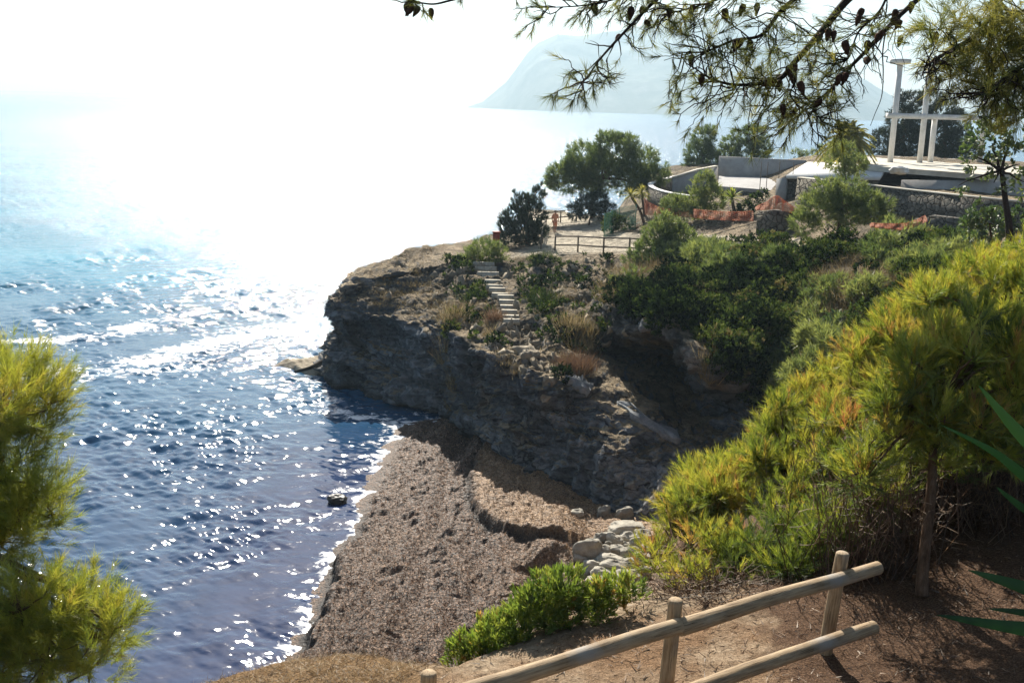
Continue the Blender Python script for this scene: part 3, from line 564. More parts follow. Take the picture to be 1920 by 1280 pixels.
def sword_plant(name, label, cat, c, n, L, Wd, leafmat, droop=.5, zmin=-.1, trunk=None, tr=.1, pinnate=False, tint=.5, trunkmat='bark', spread=1.0):
    """rosette of long leaves on an optional trunk; pinnate: feather fronds of a palm"""
    c = np.asarray(c); base = np.asarray(trunk[0]) if trunk is not None else c
    root = thing(name, label, cat, tuple(base)); b = MB()
    for i in range(n):
        az = 2.4*i+RNG.random()*.4; el = zmin+(1.5-zmin)*RNG.random()**.8
        dr = np.array([math.cos(az)*math.cos(el)*spread, math.sin(az)*math.cos(el)*spread, math.sin(el)]); l = L*(.8+.35*RNG.random())
        t = np.linspace(0, 1, 9)[:, None]; P = c+dr*l*t+np.array([0, 0, -1.])*droop*l*t**2*(1.1-.5*math.sin(el))
        T = unit(np.gradient(P, axis=0)); side = unit(np.cross(T, np.array([0, 0, 1.])+.1*rdir(1)))
        if pinnate:
            b.tube(P, np.linspace(.03, .008, 9), 4, False, tint*.8)
            tt = np.linspace(.12, 1, 44)[:, None]; Q = np.stack([np.interp(tt[:, 0], t[:, 0], P[:, k]) for k in range(3)], 1); TT = np.stack([np.interp(tt[:, 0], t[:, 0], T[:, k]) for k in range(3)], 1); SS = np.stack([np.interp(tt[:, 0], t[:, 0], side[:, k]) for k in range(3)], 1)
            for sg in (-1, 1):
                V, F, A = blades(Q, unit(SS*sg*.8+TT*.7+np.array([0, 0, -.25])+.12*rdir(44)), Wd*(1.05-.6*tt[:, 0]), .085, np.clip(tint+.15*RNG.normal(size=44), .05, .95)); b.add(V, (), F, A)
        else:
            wv = Wd*np.clip(np.minimum(.75+.9*t, 2.6*(1-t)), 0, 1); nrm = np.cross(side, T)
            V = np.stack([P-side*wv/2+nrm*wv*.22, P, P+side*wv/2+nrm*wv*.22], 1).reshape(-1, 3); b.add(V, grid_faces(9, 3), (), np.clip(tint+.12*RNG.normal(), .05, .95))
    b.part('leaves' if not pinnate else 'fronds', MAT[leafmat], root, True)
    if trunk is not None: MB().tube(catmull(trunk, 10), np.linspace(tr, tr*.85, 10), 9).part('trunk', MAT[trunkmat], root, True)
    return root
dd = 76; f0 = D(1597, 320, dd)
sword_plant('palm_tree', 'feather leaved palm rising above the terrace, left of the white pillars', 'palm', D(1590, 262, dd), 120, 2.2, .62, 'pine_over', .75, -.75, [f0, D(1597, 290, dd), D(1597, 262, dd)], .3, True, .8)
dd = 66; f0 = D(1588, 350, dd)
tree('pine_tree', 'small light green pine standing in front of the palm', 'tree', [(a, c, dd, r) for a, c, r in [(1583, 288, 20), (1568, 305, 18), (1602, 312, 20), (1590, 330, 14), (1572, 280, 12)]], f0, leaf='pine_far', tr=.07, tint=.75, gap=.1)
b0 = pick(1207, 418); d = depth(b0)
r0 = sword_plant('yucca_tree', 'yellow green yucca with two leaf heads on a leaning trunk by the orange netting', 'yucca', D(1182, 368, d), 46, .95, .09, 'pine_over', .35, -.5, [b0, D(1200, 395, d), D(1184, 370, d)], .1, False, .8)
sword_plant('yucca_tree', 'smaller yellow green yucca head right behind the twin headed one', 'yucca', D(1203, 362, d+1.5), 36, .85, .09, 'pine_over', .35, -.5, [drop(D(1208, 415, d+1.5)), D(1207, 390, d+1.5), D(1203, 364, d+1.5)], .1, False, .7)
b0 = pick(1378, 408); d = depth(b0)
sword_plant('yucca', 'bright green sword leaved rosette below the concrete floor slab', 'yucca', D(1372, 372, d), 46, 1.0, .1, 'juicy', .35, -.4, [b0, D(1376, 392, d), D(1372, 372, d)], .12, False, .7)
b0 = pick(1185, 428); sword_plant('agave', 'pale grey agave rosette beside the green mesh fence', 'agave', b0+W(0, 0, .2), 26, .8, .14, 'greyleaf', .1, .1, tint=.7)
b0 = pick(1322, 412); d = depth(b0)
tree('pine_tree', 'slender light green young pine beside the concrete planter', 'tree', [(a, c, d, r) for a, c, r in [(1320, 350, 22), (1302, 375, 24), (1336, 372, 24), (1318, 395, 20), (1325, 335, 12)]], b0, leaf='pine_far', tr=.08, tint=.72, gap=.1)
tree('shrub', 'olive shrub between yucca and orange netting above the path', 'shrub', [(a, c, d, r) for a, c, r in [(1265, 385, 18), (1250, 395, 16), (1282, 395, 16)]], drop(D(1265, 412, d)), leaf='pine_far', tr=.05, tint=.6)
tree('shrub', 'leaning dark shrub between bright yucca and rubble wall', 'shrub', [(a, c, d-2, r) for a, c, r in [(1398, 395, 16), (1415, 378, 14), (1385, 408, 16), (1430, 365, 9)]], drop(D(1395, 420, d-2)), sty='scrub', leaf='scrub', tr=.06, tint=.35)
b0 = pick(1560, 440); d = depth(b0)-2
tree('pine_tree', 'bushy yellow green pine below the long stone retaining wall', 'tree', [(a, c, d, r) for a, c, r in [(1570, 372, 32), (1622, 385, 30), (1535, 392, 34), (1652, 388, 18), (1548, 358, 22), (1590, 395, 34), (1510, 420, 26), (1600, 355, 20), (1640, 400, 20)]], drop(D(1570, 455, d)), leaf='pine_far', tr=.13, tint=.62)
b0 = pick(1240, 480); d = depth(b0)-1.5
tree('pine_tree', 'dense green bush pine hiding the right end of the path railing', 'tree', [(a, c, d, r) for a, c, r in [(1252, 432, 26), (1232, 450, 30), (1272, 450, 28), (1215, 475, 28), (1255, 475, 34), (1190, 490, 20), (1290, 475, 24), (1245, 415, 14)]], drop(D(1245, 500, d)), leaf='pine_far', tr=.1, tint=.52)

# right hand broad leaved tree in front of the terrace wall
dd = 33
tree('leafy_tree', 'open broad leaved small tree with dark trunk in front of the terrace wall', 'tree', [(a, c, dd, r) for a, c, r in [(1850, 262, 40), (1892, 240, 46), (1835, 310, 22), (1905, 300, 34), (1868, 345, 16), (1815, 280, 20), (1925, 350, 25), (1800, 345, 14)]],
     D(1893, 470, dd), sty='broad', leaf='broad', trunk=[D(1893, 470, dd), D(1892, 425, dd), D(1885, 375, dd), D(1878, 320, dd)], tr=.13, bark='barkdark', cover=.55, tint=.62, gap=.12)
tree('shrub', 'leafy green bush at the foot of the dark trunked tree', 'shrub', [(a, c, 36, r) for a, c, r in [(1860, 425, 34), (1822, 430, 24), (1898, 420, 32), (1840, 400, 20)]], D(1860, 470, 36), sty='broad', leaf='broad', tr=.05, tint=.45, cover=.8)

# thicket on the slope above the cavern: reads as one mass
def undergrowth():
    reg = [(1165, 500), (1230, 470), (1330, 462), (1460, 475), (1560, 470), (1700, 455), (1860, 470), (1800, 520), (1690, 580), (1600, 650), (1540, 700), (1470, 760), (1400, 735), (1345, 690), (1310, 630), (1240, 600), (1170, 590), (1140, 540)]
    bl = []; t = []
    for i in range(2600):
        px, py = RNG.uniform(1130, 1880), RNG.uniform(445, 780)
        if not inside(np.array([px]), np.array([py]), reg)[0]: continue
        p = pick(px, py); r = .22+.75*RNG.random()**2.2
        bl.append((p+W(0, 0, r*RNG.uniform(.1, .6)), r, .3+.2*RNG.normal()+.3*sstep(1360, 1480, px)*sstep(500, 580, py)+.15*sstep(1330, 1400, px)*sstep(520, 480, py)-.16*sstep(1300, 1180, px)*sstep(470, 520, py)))  # sunlit band painted into the tint, left flank darkened
    C = np.array([q[0] for q in bl]); g = fbm(C*.45+9, 2); k1 = fbm(C*.35+40, 2)
    A = [q for q, a_, k_ in zip(bl, g, k1) if a_ > -.22 and k_ < .08]; Bl = [(q[0], q[1], q[2]+.1) for q, a_, k_ in zip(bl, g, k1) if a_ > -.22 and k_ >= .08]; Cl = [q for q, a_ in zip(bl, g) if a_ <= -.22]
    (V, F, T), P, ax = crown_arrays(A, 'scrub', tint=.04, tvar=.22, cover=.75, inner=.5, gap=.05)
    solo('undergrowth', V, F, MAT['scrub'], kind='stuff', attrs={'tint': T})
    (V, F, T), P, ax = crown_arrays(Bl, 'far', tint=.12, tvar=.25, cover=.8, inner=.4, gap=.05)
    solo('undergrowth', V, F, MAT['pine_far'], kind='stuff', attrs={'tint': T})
    P = np.repeat(np.array([q[0] for q in Cl]), 160, 0); P = P+RNG.normal(size=P.shape)*np.array([.5, .5, .1])-W(0, 0, .25)
    V, F, T = blades(P, unit(rdir(len(P))*.8+W(0, 0, .8)), RNG.uniform(.2, .7, len(P)), .025, np.clip(.3+.25*RNG.normal(size=len(P)), .03, .95)); solo('dry_grass', V, F, MAT['dry'], kind='stuff', attrs={'tint': T})
undergrowth()
for lab, cx, cy, w_, h_, leaf, tn in [('pale olive bush in the middle of the dark slope thicket', 1400, 560, 26, 24, 'scrub', .9), ('bright leafy creeper spilling down the slope right of the cavern', 1470, 660, 40, 36, 'broad', .55), ('leafy bush near the big pines at the top of the gully', 1570, 600, 36, 22, 'broad', .45),
                                      ('lit green bush below the path railing, right of the dense pine', 1345, 500, 34, 30, 'pine_far', .6), ('olive bush in the thicket under the rubble wall', 1460, 480, 34, 26, 'pine_far', .55), ('small round olive bush at the cavern rim', 1390, 690, 18, 14, 'scrub', .75),
                                      ('brownish bush at the right end of the thicket below the wall', 1740, 470, 40, 20, 'scrub', .85)]:
    b0 = pick(cx, cy+h_*.7); d = depth(b0)-.6
    tree('shrub', lab, 'shrub', [(cx, cy, d, h_*.7), (cx-w_*.5, cy+h_*.3, d, h_*.5), (cx+w_*.5, cy+h_*.2, d, h_*.55), (cx, cy+h_*.5, d-.4, h_*.6)], b0, sty='scrub' if leaf != 'pine_far' else 'far', leaf=leaf, tr=.05, tint=tn)
def tuft(name, label, px, py, wpx, hpx, mat, n=500, tint=.5, cat='grass tuft', lean=.35):
    b0 = pick(px, py); d = depth(b0); w_ = wpx/FOC*d; h = hpx/FOC*d
    nc = 26; qc = np.clip(RNG.normal(size=(nc, 3)), -1.5, 1.5)*np.array([w_*.27, w_*.3, 0])*(.55 if n <= 500 else 1); ci = RNG.integers(0, nc, n); hs = RNG.uniform(.45, 1.25, nc)[ci]; q = qc[ci]+RNG.normal(size=(n, 3))*np.array([.17, .17, 0]); P = b0+q
    for j in range(nc): P[ci == j, 2] = ground_z(b0[0]+qc[j, 0], b0[1]+qc[j, 1])-.06
    Dr = unit(np.array([0, 0, 1.])+(lean+.2)*rdir(n)+unit(q-qc[ci]+1e-6)*.35); V, F, A = blades(P, Dr, h*hs*(.5+.6*RNG.random(n)), .03, np.clip(tint+.25*(hs-.8)+.2*RNG.normal(size=n), .05, .95))
    return tag(obj(name, mesh(name, V-b0, F, MAT[mat], False, {'tint': A}), None, b0), label, cat)
tuft('grass_tuft', 'tall yellowish reed clump on the headland left of the steps', 850, 600, 56, 48, 'dry', 900, .4)
tuft('grass_tuft', 'olive and gold bush of grass at the rim left of the cavern', 1085, 640, 66, 50, 'dry', 1200, .5)
tuft('grass_tuft', 'dry brown grass hanging below the golden grass bush', 1080, 690, 60, 45, 'brush', 900, .6)
tuft('grass_tuft', 'brown dry grass beside the lower flight of steps', 928, 602, 22, 34, 'brush', 500, .75)
tuft('grass_tuft', 'short tawny grass below the lower steps on the ledge', 918, 625, 30, 20, 'dry', 400, .5)
tuft('shrub', 'dark scrub between the steps and the rock outcrop', 1020, 568, 56, 36, 'scrub', 1400, .3, 'shrub', .9)
tuft('shrub', 'low green scrub under the front path railing', 1010, 490, 70, 24, 'scrub', 900, .5, 'shrub', .9)
tuft('shrub', 'dark scrub patch left of the upper steps', 890, 560, 40, 30, 'scrub', 700, .25, 'shrub', .9)
tuft('grass_tuft', 'thin pale grass at the foot of the cavern beside the pines', 1310, 870, 50, 40, 'dry', 500, .4)

# ------------------------------------------------------------------ the near pines on the right
def zpt(px, py, z): return Z(px, py, z)
def near_foot(x, y): return np.array([x, y, float(near_z(np.array([[x]]), np.array([[y]]), False)[0][0, 0])])
def near_tree(label, blobs, fx, fy=None, trunk=None, tr=.06, **kw):
    c = np.mean([D(a, b_, d) for a, b_, d, r in blobs], 0)
    nb_ = []
    for a, b_, d, r in blobs:
        for j in range(6 if r > 45 else 3):
            an = RNG.random()*6.28; rr_ = r*RNG.uniform(.25, .85); nb_.append((a+rr_*math.cos(an), b_+rr_*math.sin(an)*.9, d+RNG.normal()*r/FOC*d*.45, r*RNG.uniform(.26, .5), .13*RNG.normal()))
    blobs = nb_
    base = near_foot(c[0], c[1]) if trunk is None else trunk[0]
    if trunk is None: base[2] = max(base[2], c[2]-5)-.1
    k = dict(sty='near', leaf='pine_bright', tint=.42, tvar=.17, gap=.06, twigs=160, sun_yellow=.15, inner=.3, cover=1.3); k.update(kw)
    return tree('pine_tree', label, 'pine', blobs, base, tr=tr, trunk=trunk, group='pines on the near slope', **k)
def bl(d, *l): return [(a, c, d+(e[0] if e else 0), r) for a, c, r, *e in l]
tb = near_foot(*D(1725, 1140, 9.9)[:2]); dq = depth(tb)
near_tree('pine with a bare slanting trunk, standing right of the fence end', bl(dq, (1760, 770, 75), (1840, 740, 95), (1700, 800, 65), (1640, 870, 55), (1800, 830, 80), (1690, 730, 60), (1900, 800, 70), (1770, 680, 80), (1860, 650, 80)), 0,
          trunk=[tb, D(1732, 1050, dq), D(1745, 930, dq), D(1752, 830, dq), D(1765, 760, dq)], tr=.06, tint=.5)
POLY = [(1205, 1095), (1222, 1000), (1235, 960), (1290, 895), (1325, 850), (1405, 825), (1455, 765), (1505, 715), (1565, 675), (1605, 640), (1685, 570), (1745, 530), (1825, 480), (1925, 445), (1990, 500), (1960, 700), (1930, 860), (1860, 850), (1800, 880), (1720, 900), (1650, 960), (1610, 1020), (1560, 1060), (1480, 1090), (1400, 1115), (1300, 1112)]
UPX, UPY = zip(*POLY[:14]); LOX, LOY = zip(*sorted(POLY[16:]+[POLY[0]]))
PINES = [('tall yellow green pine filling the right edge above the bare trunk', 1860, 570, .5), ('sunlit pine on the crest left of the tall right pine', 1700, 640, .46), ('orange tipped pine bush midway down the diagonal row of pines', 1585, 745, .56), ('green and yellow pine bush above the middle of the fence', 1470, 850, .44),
         ('lowest pine bush of the row, its tips orange against the cliff', 1345, 930, .52), ('thin yellow pine sapling at the left end of the row beside the boulders', 1245, 1020, .6), ('dark shaded pine bush behind the upper fence rail', 1450, 1040, .2), ('shaded olive pine between the fence end and the bare trunk', 1620, 900, .34)]  # the dark bush's low tint paints its shadow into the needles
SH = {q[0]: [] for q in PINES}
for i in range(640):
    px, py = RNG.uniform(1200, 1980), RNG.uniform(450, 1115)
    if not inside(np.array([px]), np.array([py]), POLY)[0]: continue
    hi, lo = np.interp(px, UPX, UPY), np.interp(px, LOX, LOY); t_ = (lo-py)/(lo-hi+1); r = RNG.uniform(20, 40)*np.interp(px, [1230, 1290, 1600, 1900], [.75, 1, 1.15, 1.4])
    if py-hi < r*1.15: py = hi+r*1.15
    q = min(PINES, key=lambda q: (q[1]-px)**2+(q[2]-py)**2); SH[q[0]].append((px, py, 10.9+3.2*np.clip(t_, 0, 1)+.5*RNG.normal()*.6, r))
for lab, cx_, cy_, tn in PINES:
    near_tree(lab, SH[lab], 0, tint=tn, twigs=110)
def brush(label, px, py, d, wpx, hpx, n, name='dry_brush'):
    c = D(px, py, d); w_ = wpx/FOC*d; h = hpx/FOC*d; b = MB()
    for i in range(n):
        p = c+np.array([RNG.normal()*w_*.5, RNG.normal()*w_*.3, 0]); p[2] = near_foot(p[0], p[1])[2]-.02
        q = p+np.array([RNG.normal()*.25, RNG.normal()*.2, h*(.4+.8*RNG.random())]); b.tube(curve_path(p, q, 5, .35), np.linspace(.006, .002, 5), 3, False, np.clip(.4+.25*RNG.normal(), .05, .95))
        for j in range(3):
            q0 = p+(q-p)*RNG.uniform(.3, .9); b.tube(curve_path(q0, q0+rdir(1)[0]*.22, 4, .3), np.linspace(.004, .0015, 4), 3, False, np.clip(.5+.25*RNG.normal(), .05, .95))
    return b.solo(name, MAT['brush'], label, 'brush')
brush('tangle of dead brown brush between fence end and bare pine trunk', 1640, 1010, 10.4, 110, 280, 170)
brush('dead brown brush on the bank right of the bare pine trunk', 1860, 980, 11, 130, 200, 170)
brush('grey brown dead twigs under the dark shaded pine bush', 1330, 1090, 10.6, 120, 40, 120)

# green row of fleshy shrubs below the edge
for lab, q, tn in [('orange tinged fleshy green shrub at the lower left end of the row on the edge', [(880, 1235, 30), (915, 1215, 40), (865, 1255, 22), (950, 1200, 36), (930, 1240, 36)], .5),
                   ('upright fleshy green shrub in the middle of the row along the edge', [(1000, 1165, 42), (1030, 1130, 40), (975, 1185, 34), (1060, 1120, 34), (1045, 1160, 34)], .45),
                   ('fleshy green shrub nearest the boulders at the upper end of the row', [(1095, 1105, 36), (1130, 1090, 34), (1165, 1078, 30), (1120, 1110, 30), (1190, 1085, 22)], .55)]:
    dd = 10.3; q = [(a, e-10+40*(a > 1085), r*(1.25 if a < 1085 else .95)) for a, e, r in q]; c = np.mean([D(a, e, dd) for a, e, r in q], 0); f = near_foot(c[0], c[1])
    tree('shrub', lab, 'shrub', [(a, e, dd, r*1.0) for a, e, r in q], f, sty='juicy', leaf='juicy', tr=.012, tint=tn, group='fleshy shrubs along the edge', tvar=.24, sun_yellow=.1, gap=.08, twigs=40, leafname='leaves')

# ------------------------------------------------------------------ left foreground pine
def left_pine():
    foot = D(-420, 1500, 5.4); foot[2] -= 2.2
    def bl(d, *l): return [(a-22, c+16, d+RNG.normal()*.12, r) for a, c, r in l]
    q = bl(5.4, (40, 690, 55), (90, 720, 55), (10, 760, 70), (85, 790, 45), (30, 850, 80), (90, 900, 50), (60, 960, 75), (120, 945, 34), (0, 950, 80), (20, 1000, 60), (-60, 800, 100), (-60, 1000, 110), (110, 745, 30), (45, 665, 26))
    q2 = bl(5.0, (60, 1130, 75), (140, 1150, 80), (20, 1180, 80), (200, 1180, 60), (110, 1220, 90), (235, 1160, 34), (190, 1240, 60), (20, 1250, 90), (-60, 1180, 110), (180, 1110, 34))
    t = tree('pine_tree', 'soft yellow green pine reaching in from the left edge over the water', 'pine', q+q2, foot, sty='close', leaf='pine_bright', tr=.06, tint=.5, tvar=.14, gap=.04, twigs=300, inner=.12, cover=1.0, sun_yellow=.06,
             trunk=[foot, D(-400, 1300, 5.4), D(-330, 1100, 5.3), D(-250, 950, 5.3)])
left_pine()
# ------------------------------------------------------------------ overhanging pine branches with cones
MAT['cone'] = mat_noise('pine cone scales', [(.3, (.03, .016, .012)), (.5, (.085, .042, .028)), (.7, (.17, .09, .06))], 40, .7, .25, .9, .01)
def overhang():
    dd = 5.6
    foot = D(2900, 1500, 6.5); foot[2] = 12.4; crown = D(2500, -500, 6.0)
    root = thing('pine_tree', 'overhanging pine whose cone laden branches cross the top of the view', 'pine', tuple(foot))
    T = MB(); T.tube(catmull([foot, D(2820, 700, 6.3), D(2680, 100, 6.1), crown], 16), np.linspace(.2, .11, 16), 12)
    hub = D(2150, -260, 5.9)
    T.tube(curve_path(crown, hub, 8, .08), np.linspace(.09, .06, 8), 9)
    T.part('trunk', MAT['bark'], root, True)
    Bm = MB(); tips = []; nodes = []
    def br(pts, r0, r1, d0=dd, d1=dd, start=None):
        n = len(pts); P = [D(a, c, d0+(d1-d0)*i/(n-1)) for i, (a, c) in enumerate(pts)]
        if start is not None: P = [np.asarray(start)]+P
        Q = catmull(P, len(P)*6); Bm.tube(Q, np.linspace(r0, r1, len(Q)), 6, False); nodes.append(Q); return Q
    sub = []
    def spray(Q, n, L, t0=.15, *a_): return spray_(Q, int(n*1.25) if n > 5 else n, L, t0, *a_)
    def spray_(Q, n, L, t0=.15, rr=.004, depth=1, down=.25):
        for i in range(n):
            k = int(len(Q)*RNG.uniform(t0, .98)); k = min(k, len(Q)-2); tdir = unit((Q[k+1]-Q[k])[None])[0]
            dr = unit((tdir*.75+rdir(1)[0]*.85+np.array([0, 0, -down]))[None])[0]; l = L*RNG.uniform(.4, 1.1)
            P = curve_path(Q[k], Q[k]+dr*l, 7, .28); Bm.tube(P, np.linspace(rr, rr*.35, 7), 4, False); sub.append(P)
            if depth > 0: spray(P, RNG.integers(1, 4), L*.45, .3, rr*.55, depth-1, down)
            else: tips.append((P[-1], dr))
            tips.append((P[-1], dr))
    b1 = br([(1800, -160), (1640, -40), (1589, 0), (1548, 50), (1521, 82), (1489, 118), (1462, 148), (1418, 158), (1376, 159), (1345, 152), (1318, 140)], .028, .004, 5.9, 5.5, hub)
    b2 = br([(1560, -60), (1500, -10), (1462, 23), (1428, 66), (1376, 76), (1322, 97), (1267, 98)], .018, .003, 5.7, 5.4, b1[10])
    b3 = br([(1320, -70), (1231, 0), (1181, 50), (1131, 104), (1110, 132), (1091, 158)], .013, .002, 5.6, 5.3, b2[6])
    b4 = br([(1790, -60), (1720, 0), (1675, 41), (1616, 104), (1580, 140), (1548, 177), (1505, 200), (1480, 217)], .018, .003, 5.9, 5.6, b1[6])
    b5 = br([(1489, 118), (1492, 150), (1482, 178), (1505, 205), (1540, 222)], .008, .002, 5.5, 5.5)
    b6 = br([(1300, -60), (1180, -10), (1100, 10), (1010, 15)], .010, .002, 5.6, 5.4, b2[8])
    b7 = br([(1150, -60), (950, -25), (850, 0), (815, 8), (790, 6), (765, 4)], .010, .003, 5.5, 5.3, b6[10])
    b8 = br([(1990, -120), (1890, -20), (1868, 20), (1861, 63), (1845, 110)], .024, .006, 5.2, 5.0, hub)
    b9 = br([(1990, -30), (1880, 40), (1810, 80), (1765, 105), (1735, 125)], .020, .004, 5.0, 4.8, hub)
    b10 = br([(2040, 40), (1960, 100), (1900, 135), (1860, 165), (1840, 180)], .018, .004, 4.9, 4.7, hub)
    b11 = br([(1660, 60), (1655, 100), (1656, 136), (1653, 181), (1640, 215), (1632, 236)], .004, .0015, 5.6, 5.5)
    b12 = br([(1500, -60), (1400, -20), (1330, 5), (1270, 22), (1230, 30)], .009, .003, 5.6, 5.5, b1[8])
    b13 = br([(1690, -50), (1650, 20), (1610, 60), (1590, 110), (1560, 120)], .009, .003, 5.8, 5.7, b1[6])
    for Q, n, L, dn in [(b1, 46, .34, .15), (b2, 30, .30, .2), (b3, 20, .22, .1), (b4, 40, .30, .2), (b5, 12, .2, .1), (b6, 22, .2, .25), (b7, 8, .10, .2), (b8, 22, .35, .2), (b9, 34, .22, .1), (b10, 30, .22, .1), (b12, 22, .22, .1), (b13, 20, .25, .2)]:
        spray(Q, n, L, .3, .0042, 1, dn)
    Bm.part('branches', MAT['barkdark'], root, True)
    # needles: dense named clumps plus sparse tufts on twig tips
    cl = [(1450, 95, 42), (1420, 120, 26), (1500, 185, 34), (1470, 205, 22), (1535, 195, 24), (1560, 215, 18), (1390, 165, 22), (1350, 15, 40), (1280, 5, 36), (1210, 5, 30), (1430, 10, 40), (1150, 0, 22), (1500, 10, 34), (1330, 150, 14), (1570, 120, 20), (1620, 60, 24)]
    cl2 = [(1765, 95, 36), (1800, 50, 46), (1850, 130, 50), (1800, 140, 30), (1870, 80, 56), (1900, 170, 46), (1745, 50, 28), (1900, 20, 60), (1775, 135, 20), (1940, 100, 80), (1860, 180, 26), (1925, 215, 26)]
    (V, F, A), _, _ = crown_arrays([(D(a, c, 5.5), r/FOC*5.5) for a, c, r in cl], 'over', tint=.5, tvar=.25, cover=.55, gap=.16, inner=.1)
    (V2, F2, A2), _, _ = crown_arrays([(D(a, c, 4.9), r/FOC*4.9) for a, c, r in cl2], 'over', tint=.66, tvar=.25, cover=1.15, gap=.06, inner=.1)
    st = STY['over']; tp = [proj(q[0]) for q in tips]; okt = [i for i, q in enumerate(tp) if not (1600 < q[0] < 1840 and q[1] > 70+max(0, q[0]-1740)*.9)]; sel = RNG.choice(okt, int(len(okt)*.5), False); P = np.array([tips[i][0] for i in sel]); dr = np.array([tips[i][1] for i in sel]); k = 20
    P3 = np.repeat(P, k, 0)-np.repeat(dr, k, 0)*(RNG.random(len(P)*k)*.06)[:, None]; A3 = unit(np.repeat(dr, k, 0)+.6*rdir(len(P)*k))
    V3, F3, T3 = blades(P3, A3, .075*(.7+.5*RNG.random(len(P3))), .0028, np.clip(np.repeat(.4+.2*RNG.normal(size=len(P)), k), .05, .95))
    mb = MB(); mb.add(V, (), F, A); mb.add(V2, (), F2, A2); mb.add(V3, (), F3, T3); mb.part('needles', MAT['pine_over'], root)
    up_ = []; Tm = MB()  # unseen upper crown, shaped to shade the right foreground
    for i in range(38):
        c = W(RNG.uniform(2.3, 6.6), RNG.uniform(13, 17.0), 0); c[2] = 17.75+.115*c[1]+RNG.uniform(.2, 1.1); up_.append((c, RNG.uniform(.55, 1.0)))
    for c, r in up_[::2]: Tm.tube(curve_path(crown, c, 10, .08, .06), np.linspace(.05, .012, 10), 6)
    Tm.part('limbs', MAT['bark'], root, True)
    (V, F, A), _, _ = crown_arrays(up_, 'far', tint=.5, cover=1.1); part('crown', V, F, MAT['pine_over'], root, False, {'tint': A})
    # cones: scaled spindle, shared mesh
    nu, nv = 14, 16; t = np.linspace(0, 1, nu); th = np.arange(nv)*2*math.pi/nv
    rad = .019*np.sin(np.clip(t*.93+.05, 0, 1)**.62*math.pi)**.8; rr = rad[:, None]*(1+.17*np.cos(th[None]*8+np.arange(nu)[:, None]*math.pi))
    V = np.stack([rr*np.cos(th), rr*np.sin(th), -.085*t[:, None]+0*rr], -1).reshape(-1, 3); kk = np.arange(nu*nv).reshape(nu, nv); k2 = np.roll(kk, -1, 1); F = np.stack([kk[:-1], kk[1:], k2[1:], k2[:-1]], -1).reshape(-1, 4)
    me = mesh('pine_cone', V, F, MAT['cone'], True)
    C = [(762, 8, .2), (775, 12, -.1), (786, 14, -.5), (808, 18, -.4), (770, -2, .1), (1113, 8, 0), (1184, 15, -.4), (1205, 14, .2), (1210, 42, -1.2), (1163, 68, -.9), (1298, 105, 0), (1315, 140, 0), (1382, 75, .1), (1392, 74, 0), (1405, 77, -.1), (1358, 18, .3), (1330, 8, -.3), (1395, 10, .2), (1300, 12, .4), (1440, 150, .1), (1448, 148, -.3), (1462, 152, .1), (1478, 125, .2), (1490, 120, -.3), (1484, 140, 0), (1500, 155, -.4), (1468, 198, .2), (1540, 190, -.3), (1575, 142, .3), (1588, 138, -.2), (1612, 30, .3), (1618, 18, -.4), (1583, 78, 0), (1627, 78, .2), (1648, 65, -.5), (1655, 60, .3), (1672, 35, .5), (1690, 40, -.3), (1680, 20, 0), (1710, 5, -.3), (1625, 112, -1.1), (1555, 55, .2), (1540, 65, -.2), (1690, 70, -.2), (1565, 60, .4), (1755, 62, .1), (1420, 8, 0), (1256, 18, .4)]
    for i, (a, c, rot) in enumerate(C):
        o = bpy.data.objects.new('pine_cone', me); COL.objects.link(o); o.parent = root
        p = D(a, c-2, 5.5); o.location = Vector(p)-root.location; o.rotation_euler = (RNG.normal()*.3, -rot, RNG.random()*6); s_ = RNG.uniform(.68, .95); o.scale = (s_, s_, s_)
overhang()

# ------------------------------------------------------------------ near wooden fence
m, t, o = mat_new('weathered fence wood'); nb = NB(t); pp = nb.n('TexCoord').outputs['Object']
g1 = nb.noise(nb.scale(pp, 1, 1, .06), 60, 6, .65, .3); g2 = nb.noise(nb.scale(pp, 1, 1, .5), 6, 5); g3 = nb.noise(nb.scale(pp, 1, 1, .03), 160, 3, .6)
cc = nb.ramp(nb.math('ADD', nb.math('MULTIPLY', g1, .55), nb.math('MULTIPLY', g2, .45)), [(.3, (.09, .055, .03)), (.43, (.25, .175, .10)), (.58, (.42, .31, .19)), (.75, (.55, .43, .28))])
cc = nb.mix(nb.mapr(g3, .60, .66), cc, (.06, .038, .024)); kn = nb.voro(nb.scale(pp, 1, 1, .55), 5.5); cc = nb.mix(nb.mapr(kn, .13, .06), cc, (.10, .055, .03)); cc = nb.mix(nb.mapr(nb.noise(pp, 2.2, 4), .5, .68), cc, (.30, .275, .24))
t.links.new(nb.pbsdf(cc, .75, .25, nb.bump(nb.math('ADD', g1, g3), .5, .006)), o.inputs[0]); MAT['wood'] = m
MAT['woodgrey'] = mat_noise('grey brown fence wood', [(.3, (.07, .055, .045)), (.5, (.15, .12, .09)), (.7, (.26, .22, .17))], 8, .85, .2, .5, .01, (1, 1, .2))
